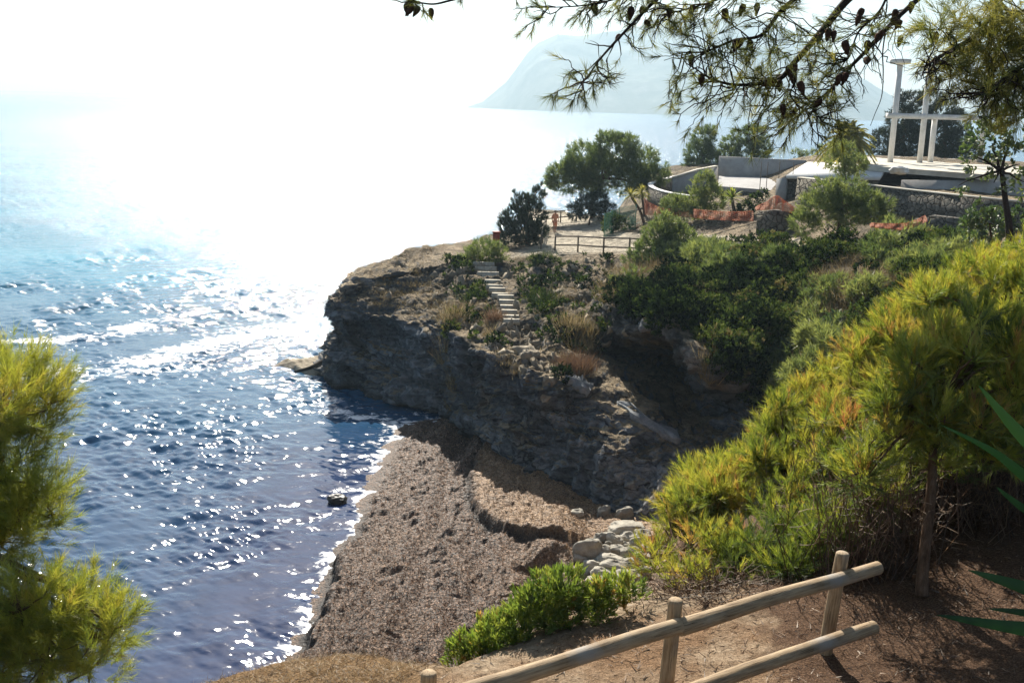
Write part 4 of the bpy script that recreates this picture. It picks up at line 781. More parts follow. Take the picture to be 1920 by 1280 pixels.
def log(name, p0, p1, r0, r1, mat, root, seg=20, bend=.012, cham=.012):
    p0, p1 = np.asarray(p0), np.asarray(p1); L = np.linalg.norm(p1-p0); n = 24; z = np.concatenate([[0, cham], np.linspace(.04, L-.04, n), [L-cham, L]]) if L > .1 else np.linspace(0, L, n)
    r = np.interp(z, [0, L], [r0, r1]); r[0] -= cham; r[-1] -= cham; th = np.arange(seg)*2*math.pi/seg
    bx = bend*np.sin(z/L*math.pi)+.004*np.sin(z*5+RNG.random()*6); by = .005*np.sin(z*3.1+RNG.random()*6)
    rr = r[:, None]*(1+.025*vnoise(np.stack([np.cos(th)[None]*1.5+z[:, None]*2, np.sin(th)[None]*1.5+0*z[:, None], z[:, None]*3+0*th[None]+RNG.random()*50], -1)))
    V = np.stack([rr*np.cos(th)+bx[:, None], rr*np.sin(th)+by[:, None], z[:, None]+0*rr], -1).reshape(-1, 3); nn = len(z); k = np.arange(nn*seg).reshape(nn, seg); k2 = np.roll(k, -1, 1)
    F = np.stack([k[:-1], k2[:-1], k2[1:], k[1:]], -1).reshape(-1, 4); V = np.concatenate([V, [[bx[0], by[0], 0], [bx[-1], by[-1], L]]]); q = np.arange(seg); q2 = (q+1) % seg
    T3 = np.concatenate([np.stack([np.full(seg, nn*seg), q2, q], -1), np.stack([np.full(seg, nn*seg+1), q+(nn-1)*seg, q2+(nn-1)*seg], -1)])
    me = mesh(name, V, [F, T3], mat, True); o = obj(name, me, root)
    dv = Vector(p1-p0); o.rotation_mode = 'QUATERNION'; o.rotation_quaternion = dv.to_track_quat('Z', 'Y'); o.location = Vector(p0)-(root.location if root else Vector((0, 0, 0))); return o
def near_fence():
    A, B, C = D(805, 1258, 7.35), D(1266, 1122, 8.0), D(1581, 1035, 8.85)
    feet = []
    root = thing('wooden_fence', 'round log fence of two rails along the edge in the foreground', 'fence', tuple(near_foot(B[0], B[1])))
    for p, lean in ((A, .0), (B, .03), (C, .075)):
        f = near_foot(p[0]-lean, p[1]); f[2] -= .15; log('post', f, p, .060, .055, MAT['wood'], root)
    off = fwd*np.array([1, 1, 0]); off = -off/np.linalg.norm(off)*.105
    def rail(px0, py0, d0, px1, py1, d1, r0, r1): log('rail', D(px0, py0, d0)+off, D(px1, py1, d1)+off, r0, r1, MAT['wood'], root, bend=.01)
    rail(700, 1336, 7.1, 1272, 1160, 8.02, .062, .060); rail(1268, 1163, 8.02, 1642, 1053, 9.05, .066, .056)
    rail(1240, 1298, 7.96, 1634, 1163, 8.98, .062, .057)
    rail(700, 1470, 7.1, 1236, 1300, 7.95, .06, .06)
near_fence()

# ------------------------------------------------------------------ sword leaves, bottom right
def near_yucca():
    c = D(2230, 1130, 3.6); c[2] -= .15; root = thing('agave', 'dark green agave whose long sword leaves enter from the right edge', 'agave', tuple(near_foot(c[0], c[1]))); b = MB()
    def leaf(pts, w0, dch=0.0):
        P = catmull([c]+[D(a, e, dd) for a, e, dd in pts], 26); T = unit(np.gradient(P, axis=0)); side = unit(np.cross(T, unit((EYE-P)))); tt = np.linspace(0, 1, 26)[:, None]
        nrm = np.cross(side, T); wv = .78*w0*np.clip(np.minimum(.6+1.0*tt, 2.0*(1-tt)**.85), 0.02, 1)
        V = np.concatenate([np.stack([P-side*wv/2-nrm*wv*.12, P+nrm*wv*.04, P+side*wv/2-nrm*wv*.12], 1)], 1).reshape(-1, 3); F = grid_faces(26, 3); b.add(V, F, (), np.clip(.45+.15*RNG.normal(), .2, .8))
    leaf([(2050, 1185, 3.5), (1920, 1178, 3.45), (1755, 1152, 3.4)], .075)
    leaf([(2070, 1160, 3.7), (1940, 1108, 3.7), (1815, 1068, 3.75)], .085)
    leaf([(2060, 1185, 3.8), (1940, 1152, 3.8), (1850, 1140, 3.9)], .05)
    leaf([(2090, 1000, 3.5), (1940, 905, 3.5), (1860, 845, 3.5), (1762, 795, 3.5)], .045)
    leaf([(2060, 930, 3.4), (1930, 830, 3.4), (1835, 722, 3.4)], .075)
    leaf([(2080, 1050, 3.9), (1930, 960, 3.9), (1868, 912, 3.9)], .05)
    for k in range(16):
        az = RNG.uniform(-1.3, 1.3); el = RNG.uniform(.1, 1.3); dr = np.array([math.cos(az)*math.cos(el), math.sin(az)*math.cos(el), math.sin(el)]); P = c+dr*np.linspace(0, .8, 10)[:, None]; sd_ = unit(np.cross(dr, [0, 0, 1.])[None]); tt = np.linspace(0, 1, 10)[:, None]; wv = .075*np.clip(np.minimum(.6+tt, 2*(1-tt)), .02, 1)
        b.add(np.stack([P-sd_*wv/2, P+sd_*wv/2], 1).reshape(-1, 3), grid_faces(10, 2), (), .45)
    b.part('leaves', MAT['sword'], root, True)
    f = np.array(root.location); MB().tube(curve_path(f-W(0, 0, .1), c, 6, .03), np.linspace(.09, .07, 6), 9).part('trunk', MAT['bark'], root, True)
near_yucca()
def grey_plant():
    b = MB(); p0 = D(1888, 1275, 5.9); root = near_foot(p0[0], p0[1]); c = root
    for s in range(26):
        az = RNG.random()*6.28; l = RNG.uniform(.12, .3); tip = c+W(math.cos(az)*l*.8, math.sin(az)*l*.8, RNG.uniform(.08, .32)); P = curve_path(c, tip, 8, .1); b.tube(P, np.linspace(.007, .004, 8), 5, False, .3)
        n = 26; k = RNG.uniform(.25, 1, n); Q = np.stack([np.interp(k, np.linspace(0, 1, 8), P[:, j]) for j in range(3)], 1); V, F, A = blades(Q, unit(rdir(n)+W(0, 0, .4)), .05, .02, np.clip(.5+.2*RNG.normal(size=n), .1, .9), quad=True); b.add(V, F, (), A)
    b.solo('succulent', MAT['greyleaf'], 'small blue grey succulent on the ground in the bottom right corner', 'succulent')
grey_plant()

# ------------------------------------------------------------------ litter on the ground (nobody could count it)
def litter():
    n = 16000; X = RNG.uniform(-3.2, 8, n); Y = RNG.uniform(5.2, 13.5, n); z, s = near_z(X, Y); ok = s < .1; P = np.stack([X, Y, z+.012], 1)[ok]; n = len(P)
    Dr = unit(np.stack([RNG.normal(size=n), RNG.normal(size=n), np.abs(RNG.normal(size=n))*.22+.02], 1))
    V, F, A = blades(P, Dr, RNG.uniform(.03, .13, n), RNG.uniform(.004, .014, n), np.clip(.5+.3*RNG.normal(size=n), .05, .98))
    solo('litter', V, F, MAT['brush'], kind='stuff', attrs={'tint': A})
    n = 42000; X = RNG.uniform(-5.5, -.2, n); Y = RNG.uniform(6.5, 10.5, n); z, s = near_z(X, Y); ok = (s < .9) & (s > -1.8) & (X < -.35+.3*RNG.normal(size=n)); P = np.stack([X, Y, z], 1)[ok]; n = len(P); cl = fbm(P*2.2, 3)
    P[:, 2] += .05*cl; Dr = unit(np.stack([RNG.normal(size=n), RNG.normal(size=n), np.abs(RNG.normal(size=n))*.45+.05], 1))
    V, F, A = blades(P, Dr, RNG.uniform(.05, .15, n), RNG.uniform(.003, .007, n), np.clip(.45+.35*cl+.22*RNG.normal(size=n), .05, .98))
    MAT['straw'] = mat_leaf('straw coloured dry grass', [(.05, (.07, .04, .02)), (.35, (.19, .12, .055)), (.65, (.33, .23, .12)), (.95, (.50, .39, .24))], .35)
    solo('dry_grass', V, F, MAT['straw'], kind='stuff', attrs={'tint': A})
    # shreds of dead weed standing up from the banquette
    n = 60000; px, py = RNG.uniform(560, 1130, n), RNG.uniform(800, 1260, n); P = np.array([Z(a, c, .6) for a, c in zip(px, py)])
    poly = WL+[(40, 10), (40, 80), (5, 66)]; ok = inside(P[:, 0], P[:, 1], poly) & (line_dist(P[:, 0], P[:, 1], WL) > .35); P = P[ok]
    bo = bpy.data.objects['beach'].data; nx, ny = len(np.arange(-16, 15, .07)), len(np.arange(17, 68, .075)); co = np.empty(len(bo.vertices)*3, np.float32); bo.vertices.foreach_get('co', co); zz = co.reshape(nx, ny, 3)[..., 2]
    i = np.clip(((P[:, 0]+16)/.07).astype(int), 0, nx-1); j = np.clip(((P[:, 1]-17)/.075).astype(int), 0, ny-1); P[:, 2] = zz[i, j]-.01; n = len(P)
    Dr = unit(np.stack([RNG.normal(size=n), RNG.normal(size=n), np.abs(RNG.normal(size=n))*.5+.1], 1))
    V, F, A = blades(P, Dr, RNG.uniform(.06, .2, n), RNG.uniform(.012, .03, n), np.clip(.45+.3*RNG.normal(size=n), .05, .98))
    MAT['weed'] = mat_leaf('seaweed ribbons', [(.1, (.014, .008, .006)), (.5, (.085, .05, .034)), (.9, (.32, .205, .135))], .35, .04)
    solo('seaweed', V, F, MAT['weed'], kind='stuff', attrs={'tint': A})
litter()
BEACH_Z = None
def beach_pt(px, py):
    bo = bpy.data.objects['beach'].data; nx, ny = len(np.arange(-16, 15, .07)), len(np.arange(17, 68, .075)); global BEACH_Z
    if BEACH_Z is None:
        co = np.empty(len(bo.vertices)*3, np.float32); bo.vertices.foreach_get('co', co); BEACH_Z = co.reshape(nx, ny, 3)[..., 2]
    z = .7
    for k in range(4):
        p = Z(px, py, z); z = BEACH_Z[int(np.clip((p[0]+16)/.07, 0, nx-1)), int(np.clip((p[1]-17)/.075, 0, ny-1))]
    return Z(px, py, z)

# ------------------------------------------------------------------ boulders, rocks and slabs
MAT['boulder'] = mat_noise('pale boulder', [(.3, (.24, .22, .18)), (.5, (.38, .35, .285)), (.7, (.52, .48, .4))], 3.2, .85, .2, .7, .06, vary=True)
MAT['slab'] = mat_noise('pale grey slab', [(.3, (.11, .118, .12)), (.5, (.21, .22, .225)), (.7, (.36, .365, .36))], 2, .85, .2, .5, .05)
MAT['tanrock'] = mat_noise('tan limestone', [(.3, (.15, .125, .09)), (.5, (.27, .23, .17)), (.7, (.38, .33, .25))], 2.5, .9, .15, .7, .08)
MAT['rootwood'] = mat_noise('pale root wood', [(.3, (.12, .095, .07)), (.7, (.32, .27, .2))], 8)
MAT['wetrock'] = mat_noise('wet dark rock', [(.3, (.012, .011, .01)), (.6, (.03, .026, .022))], 4, .45, .4, .6, .05)
def rock(name, label, cat, c, size, mat='boulder', rot=0.0, group=None, rough=.38, sq=2.9, seed=0, smooth=True, sink=.25):
    nu, nv = 40, 26; u = np.linspace(0, 2*math.pi, nu, False); v = np.linspace(-math.pi/2, math.pi/2, nv); U, Vv = np.meshgrid(u, v, indexing='ij')
    e = 2/sq; f = lambda x: np.sign(x)*np.abs(x)**e
    Pn = np.stack([f(np.cos(Vv))*f(np.cos(U)), f(np.cos(Vv))*f(np.sin(U)), f(np.sin(Vv))], -1)
    k = 1+rough*fbm(Pn*1.2+seed*9.7, 3)+rough*.25*fbm(Pn*4+seed*3, 2); Pn = Pn*k[..., None]*np.array(size)/2
    Pn[..., 2] += size[2]*.12*np.cos(U+seed)
    cr, sr = math.cos(rot), math.sin(rot); V = np.stack([Pn[..., 0]*cr-Pn[..., 1]*sr, Pn[..., 0]*sr+Pn[..., 1]*cr, Pn[..., 2]], -1).reshape(-1, 3)
    kk = np.arange(nu*nv).reshape(nu, nv); k2 = np.roll(kk, -1, 0); F = np.stack([kk[:, :-1], k2[:, :-1], k2[:, 1:], kk[:, 1:]], -1).reshape(-1, 4)
    c = np.asarray(c)+W(0, 0, size[2]*(.5-sink)); return solo(name, V+c, F, MAT[mat], label, cat, group, smooth=smooth)
GRP = 'boulders heaped at the top of the beach'
for i, (px, py, w_, h_, lab) in enumerate([(1100, 1028, 48, 34, 'largest rounded boulder at the left of the heap, shaded on its right'), (1128, 1008, 26, 18, None), (1150, 1012, 28, 20, None), (1176, 1010, 30, 18, None), (1132, 1030, 24, 14, None), (1155, 1030, 28, 16, None), (1180, 1036, 34, 18, None),
      (1112, 1062, 36, 24, 'tall grey boulder at the lower left corner of the heap'), (1145, 1048, 44, 16, 'long flat boulder across the middle of the heap'), (1152, 1062, 42, 18, None), (1182, 1056, 28, 16, None), (1165, 1080, 40, 16, None), (1115, 1088, 30, 16, 'lowest pale boulder beside the green shrubs'), (1195, 1020, 30, 22, None), (1205, 1045, 26, 20, None), (1140, 1090, 26, 14, None), (1190, 1080, 30, 18, None), (1118, 1015, 14, 9, None), (1165, 1020, 14, 9, None), (1140, 1018, 12, 8, None), (1088, 1045, 22, 14, None), (1128, 1075, 34, 18, None), (1205, 1005, 30, 18, None), (1160, 1000, 22, 14, None), (1120, 1048, 16, 10, None), (1205, 1070, 30, 18, None), (1172, 1022, 20, 12, None), (1090, 1072, 26, 16, None), (1150, 1100, 36, 18, None), (1216, 1030, 30, 20, None)]):
    p = beach_pt(px, py+h_*.3); d = depth(p); rock('boulder', lab or 'smooth pale boulder among the heap at the top of the beach', 'boulder', p, (w_/FOC*d*1.12, w_/FOC*d*RNG.uniform(.7, 1), h_/FOC*d*1.15), rot=RNG.random()*.8-.4, group=GRP, seed=i+1)
for i, (px, py, w_, h_, lab) in enumerate([(1082, 962, 22, 12, 'small lone white stone on the brown weed at the shadow edge'), (1132, 960, 22, 22, 'upright bluish boulder in the shadow of the cliff foot'), (1170, 964, 30, 22, 'slanted bluish boulder in shadow right of the upright one'), (1175, 988, 58, 16, 'long flat grey slab stone lying behind the boulder heap')]):
    p = beach_pt(px, py+h_*.3); d = depth(p); rock('boulder', lab, 'boulder', p, (w_/FOC*d*1.1, w_/FOC*d*.8, h_/FOC*d*1.2), rot=.2, seed=30+i)
p = Z(631, 940, 0); rock('sea_rock', 'single dark rock awash in the sea off the beach', 'rock', p, (.78, .7, .42), 'wetrock', seed=41, sink=.3)
p = Z(612, 905, 0)
# flat tilted slabs on the ledge
for i, (q, lab) in enumerate([([(1062, 706), (1088, 704), (1113, 720), (1108, 730), (1080, 722)], 'small pale slab on the ledge, left of the long slab'), ([(1154, 748), (1178, 754), (1226, 790), (1268, 806), (1274, 826), (1232, 806), (1182, 776)], 'long pale tilted slab edge along the cliff ledge')]):
    top = np.array([pick(a, c, 4)+(-fwd)*.4 for a, c in q]); top = top.mean(0)+(top-top.mean(0))*1.0; nrm = unit(np.cross(top[1]-top[0], top[-1]-top[0])[None])[0]; nrm = nrm if nrm@(EYE-top[0]) > 0 else -nrm
    ctr = top.mean(0); Uo = []
    # thick slab with rounded, chipped outline
    rr_ = np.concatenate([top, top[:1]]); tt = np.stack([np.interp(np.linspace(0, len(top), 30), np.arange(len(top)+1), rr_[:, k]) for k in range(3)], 1)[:-1]; tt = tt+.09*rdir(len(tt)); layers = [ctr+(tt-ctr)*s+nrm*z for s, z in ((.94, -.45), (1.0, -.25), (1.0, .02), (.97, .03))]; n = len(tt); V = np.concatenate(layers+[[ctr+nrm*.08]]); k = np.arange(4*n).reshape(4, n); k2 = np.roll(k, -1, 1)
    F = np.stack([k[:-1], k2[:-1], k2[1:], k[1:]], -1).reshape(-1, 4); T3 = np.stack([k[3], k2[3], np.full(n, 4*n)], -1); solo('rock_slab', V, [F, T3], MAT['slab'], lab, 'rock slab')
for i, (px, py, w_, h_, lab) in enumerate([(992, 660, 50, 30, 'sunlit pale rock at the foot of the steps'), (1012, 682, 26, 20, 'second sunlit rock just below the steps rock'), (1183, 612, 26, 22, 'pale block perched at the left end of the cavern roof'), (1022, 742, 20, 14, 'small broken pale rock jutting from the middle of the cliff'), (842, 478, 8, 16, 'little upright rock on the headland skyline')]):
    p = pick(px, py+h_*.3); d = depth(p); rock('rock', lab, 'rock', p, (w_/FOC*d*.8, w_/FOC*d*.75, h_/FOC*d*.8), 'tanrock', rot=RNG.random()*3, rough=.75, sq=4.5, seed=60+i, sink=.42, smooth=False)
# low wave washed shelf and driftwood left of the cliff
def shelf():
    V = []; xs = np.linspace(0, 1, 90); A0, A1 = Z(505, 678, 0), Z(625, 672, 0); B0, B1 = Z(560, 697, 0), Z(625, 705, 0); G = []
    for a in xs:
        row = []
        for c in np.linspace(0, 1, 40):
            p = (A0*(1-a)+A1*a)*(1-c)+(B0*(1-a)+B1*a)*c; e = min(a, 1)*4; h = .42*sstep(0, .25, a)*sstep(0, .12, c)*(1-sstep(.85, 1, c)); row.append(p+W(0, 0, h-.18))
        G.append(row)
    G = np.array(G); n = fbm(G*1.3, 4); G[..., 2] += .22*n+.2*sstep(.4, 1, np.linspace(0, 1, 90))[:, None]; solo('rock_shelf', G.reshape(-1, 3), grid_faces(90, 40), MAT['tanrock'], 'low flat rock shelf awash at the foot of the headland tip', 'rock', smooth=True)
shelf()
P = [Z(552, 697, .25), Z(585, 688, .5), Z(614, 671, .8)]; MB().tube(catmull(P, 12), np.linspace(.09, .16, 12), 8).solo('driftwood', MAT['barkdark'], 'dark driftwood log lying on the rock shelf by the headland', 'log', smooth=True)

# ------------------------------------------------------------------ low scrub, dry grass and stones scattered over the bare headland (uncountable)
def headland_cover():
    reg = [(700, 520), (860, 492), (1020, 480), (1140, 478), (1170, 560), (1140, 640), (1080, 720), (1000, 720), (900, 650), (800, 600), (700, 570)]
    bl = []; P = []; 
    for i in range(520):
        px, py = RNG.uniform(660, 1180), RNG.uniform(480, 730)
        if not inside(np.array([px]), np.array([py]), reg)[0] or abs(px-(914+(py-500)*.5)) < 34: continue
        p = pick(px, py, 4)
        k = vnoise(np.array([[p[0]*.33, p[1]*.33, 4.2]]))[0]
        if k > .0+.25*(px < 830): r = .12+.36*RNG.random()**2; bl.append((p+W(0, 0, r*.25), r, .22+.18*RNG.normal()))
        else: P.append(p)
    (V, F, T), _, _ = crown_arrays(bl, 'scrub', tint=.1, tvar=.25, cover=.8, inner=.3)
    solo('scrub', V, F, MAT['scrub'], kind='stuff', attrs={'tint': T})
    P = np.array(P); n = 90; Q = np.repeat(P, n, 0)+RNG.normal(size=(len(P)*n, 3))*np.array([.35, .35, .02]); Q[:, 2] -= .03
    V, F, A = blades(Q, unit(rdir(len(Q))*.7+W(0, 0, .9)), RNG.uniform(.08, .3, len(Q)), .02, np.clip(.4+.25*RNG.normal(size=len(Q)), .05, .95)); solo('dry_grass', V, F, MAT['dry'], kind='stuff', attrs={'tint': A})
    b = MB(); nu, nv = 7, 5
    u = np.linspace(0, 2*math.pi, nu, False); v = np.linspace(-math.pi/2, math.pi/2, nv); U, Vv = np.meshgrid(u, v, indexing='ij'); S0 = np.stack([np.cos(Vv)*np.cos(U), np.cos(Vv)*np.sin(U), np.sin(Vv)], -1).reshape(-1, 3)
    kk = np.arange(nu*nv).reshape(nu, nv); k2 = np.roll(kk, -1, 0); F = np.stack([kk[:, :-1], k2[:, :-1], k2[:, 1:], kk[:, 1:]], -1).reshape(-1, 4)
    for i in range(700):
        px, py = RNG.uniform(650, 1180), RNG.uniform(490, 740)
        if not inside(np.array([px]), np.array([py]), reg)[0]: continue
        p = pick(px, py, 4); sz = .06+.32*RNG.random()**3; b.add(p+S0*sz*RNG.uniform(.5, 1.2, 3)*(1+.35*RNG.normal(size=(len(S0), 1))), F)
    b.solo('rubble', MAT['tanrock'], kind='stuff')
headland_cover()

b = MB()
for i in range(26):
    p, q = pick(RNG.uniform(1362, 1440), RNG.uniform(770, 870), 5), pick(RNG.uniform(1362, 1440), RNG.uniform(770, 870), 5)
    if np.linalg.norm(p-q) < 4: b.tube(curve_path(p+(-fwd)*.1, q+(-fwd)*.1, 9, .35), np.linspace(.05, .015, 9), 5)
b.solo('roots', MAT['rootwood'], 'tangle of pale bare roots on the eroded bank right of the cavern', 'roots', smooth=True)
# ------------------------------------------------------------------ steps
MAT['concrete'] = mat_noise('raw concrete', [(.3, (.27, .265, .25)), (.5, (.36, .35, .335)), (.7, (.45, .44, .42))], .8, .9, .15, .2, .03)
MAT['white'] = mat_noise('white painted concrete', [(.28, (.50, .48, .44)), (.5, (.70, .69, .66)), (.7, (.82, .81, .78))], 1.2, .7, .3, .15, .02)
MAT['screed'] = mat_noise('cream screed', [(.3, (.34, .31, .26)), (.5, (.48, .45, .38)), (.7, (.6, .57, .5))], .5, .9, .15, .2, .03)
MAT['stepstone'] = mat_noise('pale step timber', [(.3, (.30, .26, .2)), (.5, (.42, .38, .3)), (.7, (.54, .5, .42))], 6, .85, .2, .3, .02)
def steps():
    pix = [(906+i*4.4, 500+i*8.2) for i in range(8)]+[(948+i*2.3, 562+i*9.2) for i in range(6)]
    pts = [pick(a, c, 4) for a, c in pix]; root = thing('stairway', 'pale narrow stairway of timber edged steps climbing the headland', 'steps', tuple(pts[-1]-W(0, 0, .3)))
    for i, (p, (a, c)) in enumerate(zip(pts, pix)):
        d = depth(p); wd = (40 if i < 3 else 30)/FOC*d; z = p[2]+.26
        b = MB(); b.box((p[0], p[1]-.05, z-.13), (wd, .36, .26), 0); b.box((p[0], p[1]-.245, z-.17), (wd*1.04, .06, .2), 0); b.part('step', MAT['stepstone'], root)
    b = MB()
steps()

# ------------------------------------------------------------------ path railings
def rail_fence(label, tops, hpx, rails, mat='woodgrey', r=.05, post_r=.055, name='wooden_fence', far=None):
    P = [np.asarray(p) for p in tops]; root = thing(name, label, 'fence', tuple(P[0]-W(0, 0, 1.0)))
    for p in P: MB().tube([p-W(0, 0, 1.35), p-W(0, 0, .5), p], [post_r]*3, 9).part('post', MAT[mat], root, True)
    for dz in rails:
        Q = np.array([p-W(0, 0, dz)+W(0, -.09, 0) for p in P]); MB().tube(Q, r, 8).part('rail', MAT[mat], root, True)
    return root
rail_fence('front path railing of dark posts and two rails above the rock outcrop', [pick(a, c+32, 4)*np.array([1, 1, 0])+W(0, 0, Z(a, c, 0)[2]*0+pick(a, c+32, 4)[2]+1.1) for a, c in [(1041, 441), (1083, 441), (1131, 446), (1180, 447), (1225, 452)]], 30, (.06, .62))
rail_fence('railing on the seaward side of the path, seen end on beside the juniper', [pick(a, c, 4)+W(0, 0, 1.05) for a, c in [(1014, 468), (1017, 455), (1020, 442), (1023, 430), (1024, 421)]], 30, (.06, .55))
rail_fence('back railing where the path turns by the round pine', [pick(a, c, 4)+W(0, 0, 1.0) for a, c in [(1025, 420), (1050, 417), (1080, 414), (1110, 411), (1135, 410)]], 30, (.06, .55))
rail_fence('pale thin railing running right along the path behind the bushes', [pick(a, c, 4)+W(0, 0, .95) for a, c in [(1225, 478), (1290, 478), (1350, 484), (1420, 486)]], 30, (.06,), 'concrete', .035, .04)
# green mesh panel fence
def mesh_fence():
    q = [pick(1132, 447, 4), pick(1146, 440, 4), pick(1160, 433, 4), pick(1190, 430, 4)]; root = thing('mesh_fence', 'green wire mesh fence panel at the edge of the path', 'fence', tuple(q[0])); H = 1.75
    for p in q: MB().tube([p, p+W(0, 0, H)], .03, 8).part('post', MAT['greenwire'], root)
    b = MB()
    for p0, p1 in zip(q[:-1], q[1:]):
        n = max(6, int(np.linalg.norm(p1-p0)/.12))
        for i in range(n+1): a = p0+(p1-p0)*i/n; b.tube([a+W(0, 0, .05), a+W(0, 0, H-.04)], .011, 4, False)
        for k in range(16): z = .06+k*.108; b.tube([p0+W(0, 0, z), p1+W(0, 0, z)], .010, 4, False)
    b.part('mesh', MAT['greenwire'], root)
MAT['greenwire'] = mat_flat('green coated wire', (.06, .2, .12), .5)
mesh_fence()
b0 = pick(1160, 440); d = depth(b0)
tree('shrub', 'dull green shrub behind the green mesh fence', 'shrub', [(1150, 415, d+1.5, 16), (1168, 420, d+1.5, 14), (1140, 425, d+1.5, 12)], drop(D(1155, 440, d+1.5)), sty='scrub', leaf='scrub', tr=.04, tint=.6)

# red box beside the juniper
def red_box():
    p = pick(930, 478); b = MB(); MAT['red'] = mat_flat('faded red paint', (.30, .045, .03), .5); root = thing('red_box', 'dark red box on a post half hidden by the juniper', 'box', tuple(p))
    MB().tube([p-W(0, 0, .2), p+W(0, 0, .75)], .045, 8).part('post', MAT['woodgrey'], root)
    Z0 = p+W(0, 0, 1.05); b.box(Z0, (.42, .3, .72)); b.part('body', MAT['red'], root); c = MB(); c.box(Z0+W(0, 0, .41), (.5, .38, .08)); c.part('lid', MAT['red'], root)
red_box()

# ------------------------------------------------------------------ the walker
def person():
    f = pick(1040, 436); f = np.array(f); h = 1.66; root = thing('person', 'person in salmon orange clothes walking on the sandy path', 'person', tuple(f))
    MAT['skin'] = mat_flat('skin', (.42, .24, .16), .6); MAT['salmon'] = mat_flat('salmon cotton', (.62, .27, .16), .9); MAT['hair'] = mat_flat('brown hair', (.06, .035, .02), .6); MAT['shorts'] = mat_flat('pale grey shorts', (.45, .40, .36), .9)
    J = {'pel': (0, 0, .88), 'bel': (0, .0, 1.02), 'che': (0, -.01, 1.22), 'nck': (0, 0, 1.40), 'hd0': (0, -.01, 1.47), 'hd1': (0, -.015, 1.56), 'hd2': (0, -.01, 1.64),
         'shl': (-.17, 0, 1.34), 'ell': (-.23, .06, 1.08), 'wrl': (-.22, -.05, .86), 'hal': (-.21, -.09, .77), 'shr': (.17, 0, 1.34), 'elr': (.23, -.02, 1.08), 'wrr': (.22, -.16, .90), 'har': (.21, -.2, .82),
         'hpl': (-.09, 0, .84), 'knl': (-.095, -.10, .48), 'anl': (-.095, -.14, .09), 'tol': (-.1, -.27, .03), 'hpr': (.09, 0, .84), 'knr': (.095, .02, .47), 'anr': (.095, .2, .12), 'tor': (.1, .08, .03)}
    Rd = {'pel': .135, 'bel': .12, 'che': .135, 'nck': .055, 'hd0': .075, 'hd1': .092, 'hd2': .06, 'shl': .062, 'ell': .042, 'wrl': .03, 'hal': .035, 'shr': .062, 'elr': .042, 'wrr': .03, 'har': .035, 'hpl': .09, 'knl': .058, 'anl': .04, 'tol': .03, 'hpr': .09, 'knr': .058, 'anr': .04, 'tor': .03}
    E = [('pel', 'bel'), ('bel', 'che'), ('che', 'nck'), ('nck', 'hd0'), ('hd0', 'hd1'), ('hd1', 'hd2'), ('che', 'shl'), ('shl', 'ell'), ('ell', 'wrl'), ('wrl', 'hal'), ('che', 'shr'), ('shr', 'elr'), ('elr', 'wrr'), ('wrr', 'har'), ('pel', 'hpl'), ('hpl', 'knl'), ('knl', 'anl'), ('anl', 'tol'), ('pel', 'hpr'), ('hpr', 'knr'), ('knr', 'anr'), ('anr', 'tor')]
    def skin(name, keys, edges, grow, mat):
        me = bpy.data.meshes.new(name); ix = {k: i for i, k in enumerate(keys)}; me.from_pydata([J[k] for k in keys], [(ix[a], ix[c]) for a, c in edges], []); o = obj(name, me, root); me.materials.append(mat)
        md = o.modifiers.new('skin', 'SKIN'); 
        for k, i in ix.items():
            v = me.skin_vertices[0].data[i]; v.radius = (Rd[k]+grow, Rd[k]*(.8 if k in ('pel', 'bel', 'che') else 1)+grow); v.use_root = (i == 0)
        s_ = o.modifiers.new('sub', 'SUBSURF'); s_.levels = 2; s_.render_levels = 2; md.use_smooth_shade = True; return o
    skin('body', list(J), E, 0, MAT['skin'])
    skin('shirt', ['bel', 'pel', 'che', 'nck', 'shl', 'ell', 'shr', 'elr'], [('pel', 'bel'), ('bel', 'che'), ('che', 'nck'), ('che', 'shl'), ('shl', 'ell'), ('che', 'shr'), ('shr', 'elr')], .018, MAT['salmon'])
    skin('trousers', ['pel', 'hpl', 'knl', 'hpr', 'knr'], [('pel', 'hpl'), ('hpl', 'knl'), ('pel', 'hpr'), ('hpr', 'knr')], .02, MAT['salmon'])
    nu, nv = 16, 10; U, Vv = np.meshgrid(np.linspace(0, 2*math.pi, nu), np.linspace(-.3, math.pi/2, nv), indexing='ij'); V = np.stack([.1*np.cos(Vv)*np.cos(U), .105*np.cos(Vv)*np.sin(U)+.012, 1.585+.1*np.sin(Vv)], -1).reshape(-1, 3); obj('hair', mesh('hair', V, grid_faces(nu, nv), MAT['hair'], True), root)
    root.rotation_euler.z = .25
person()

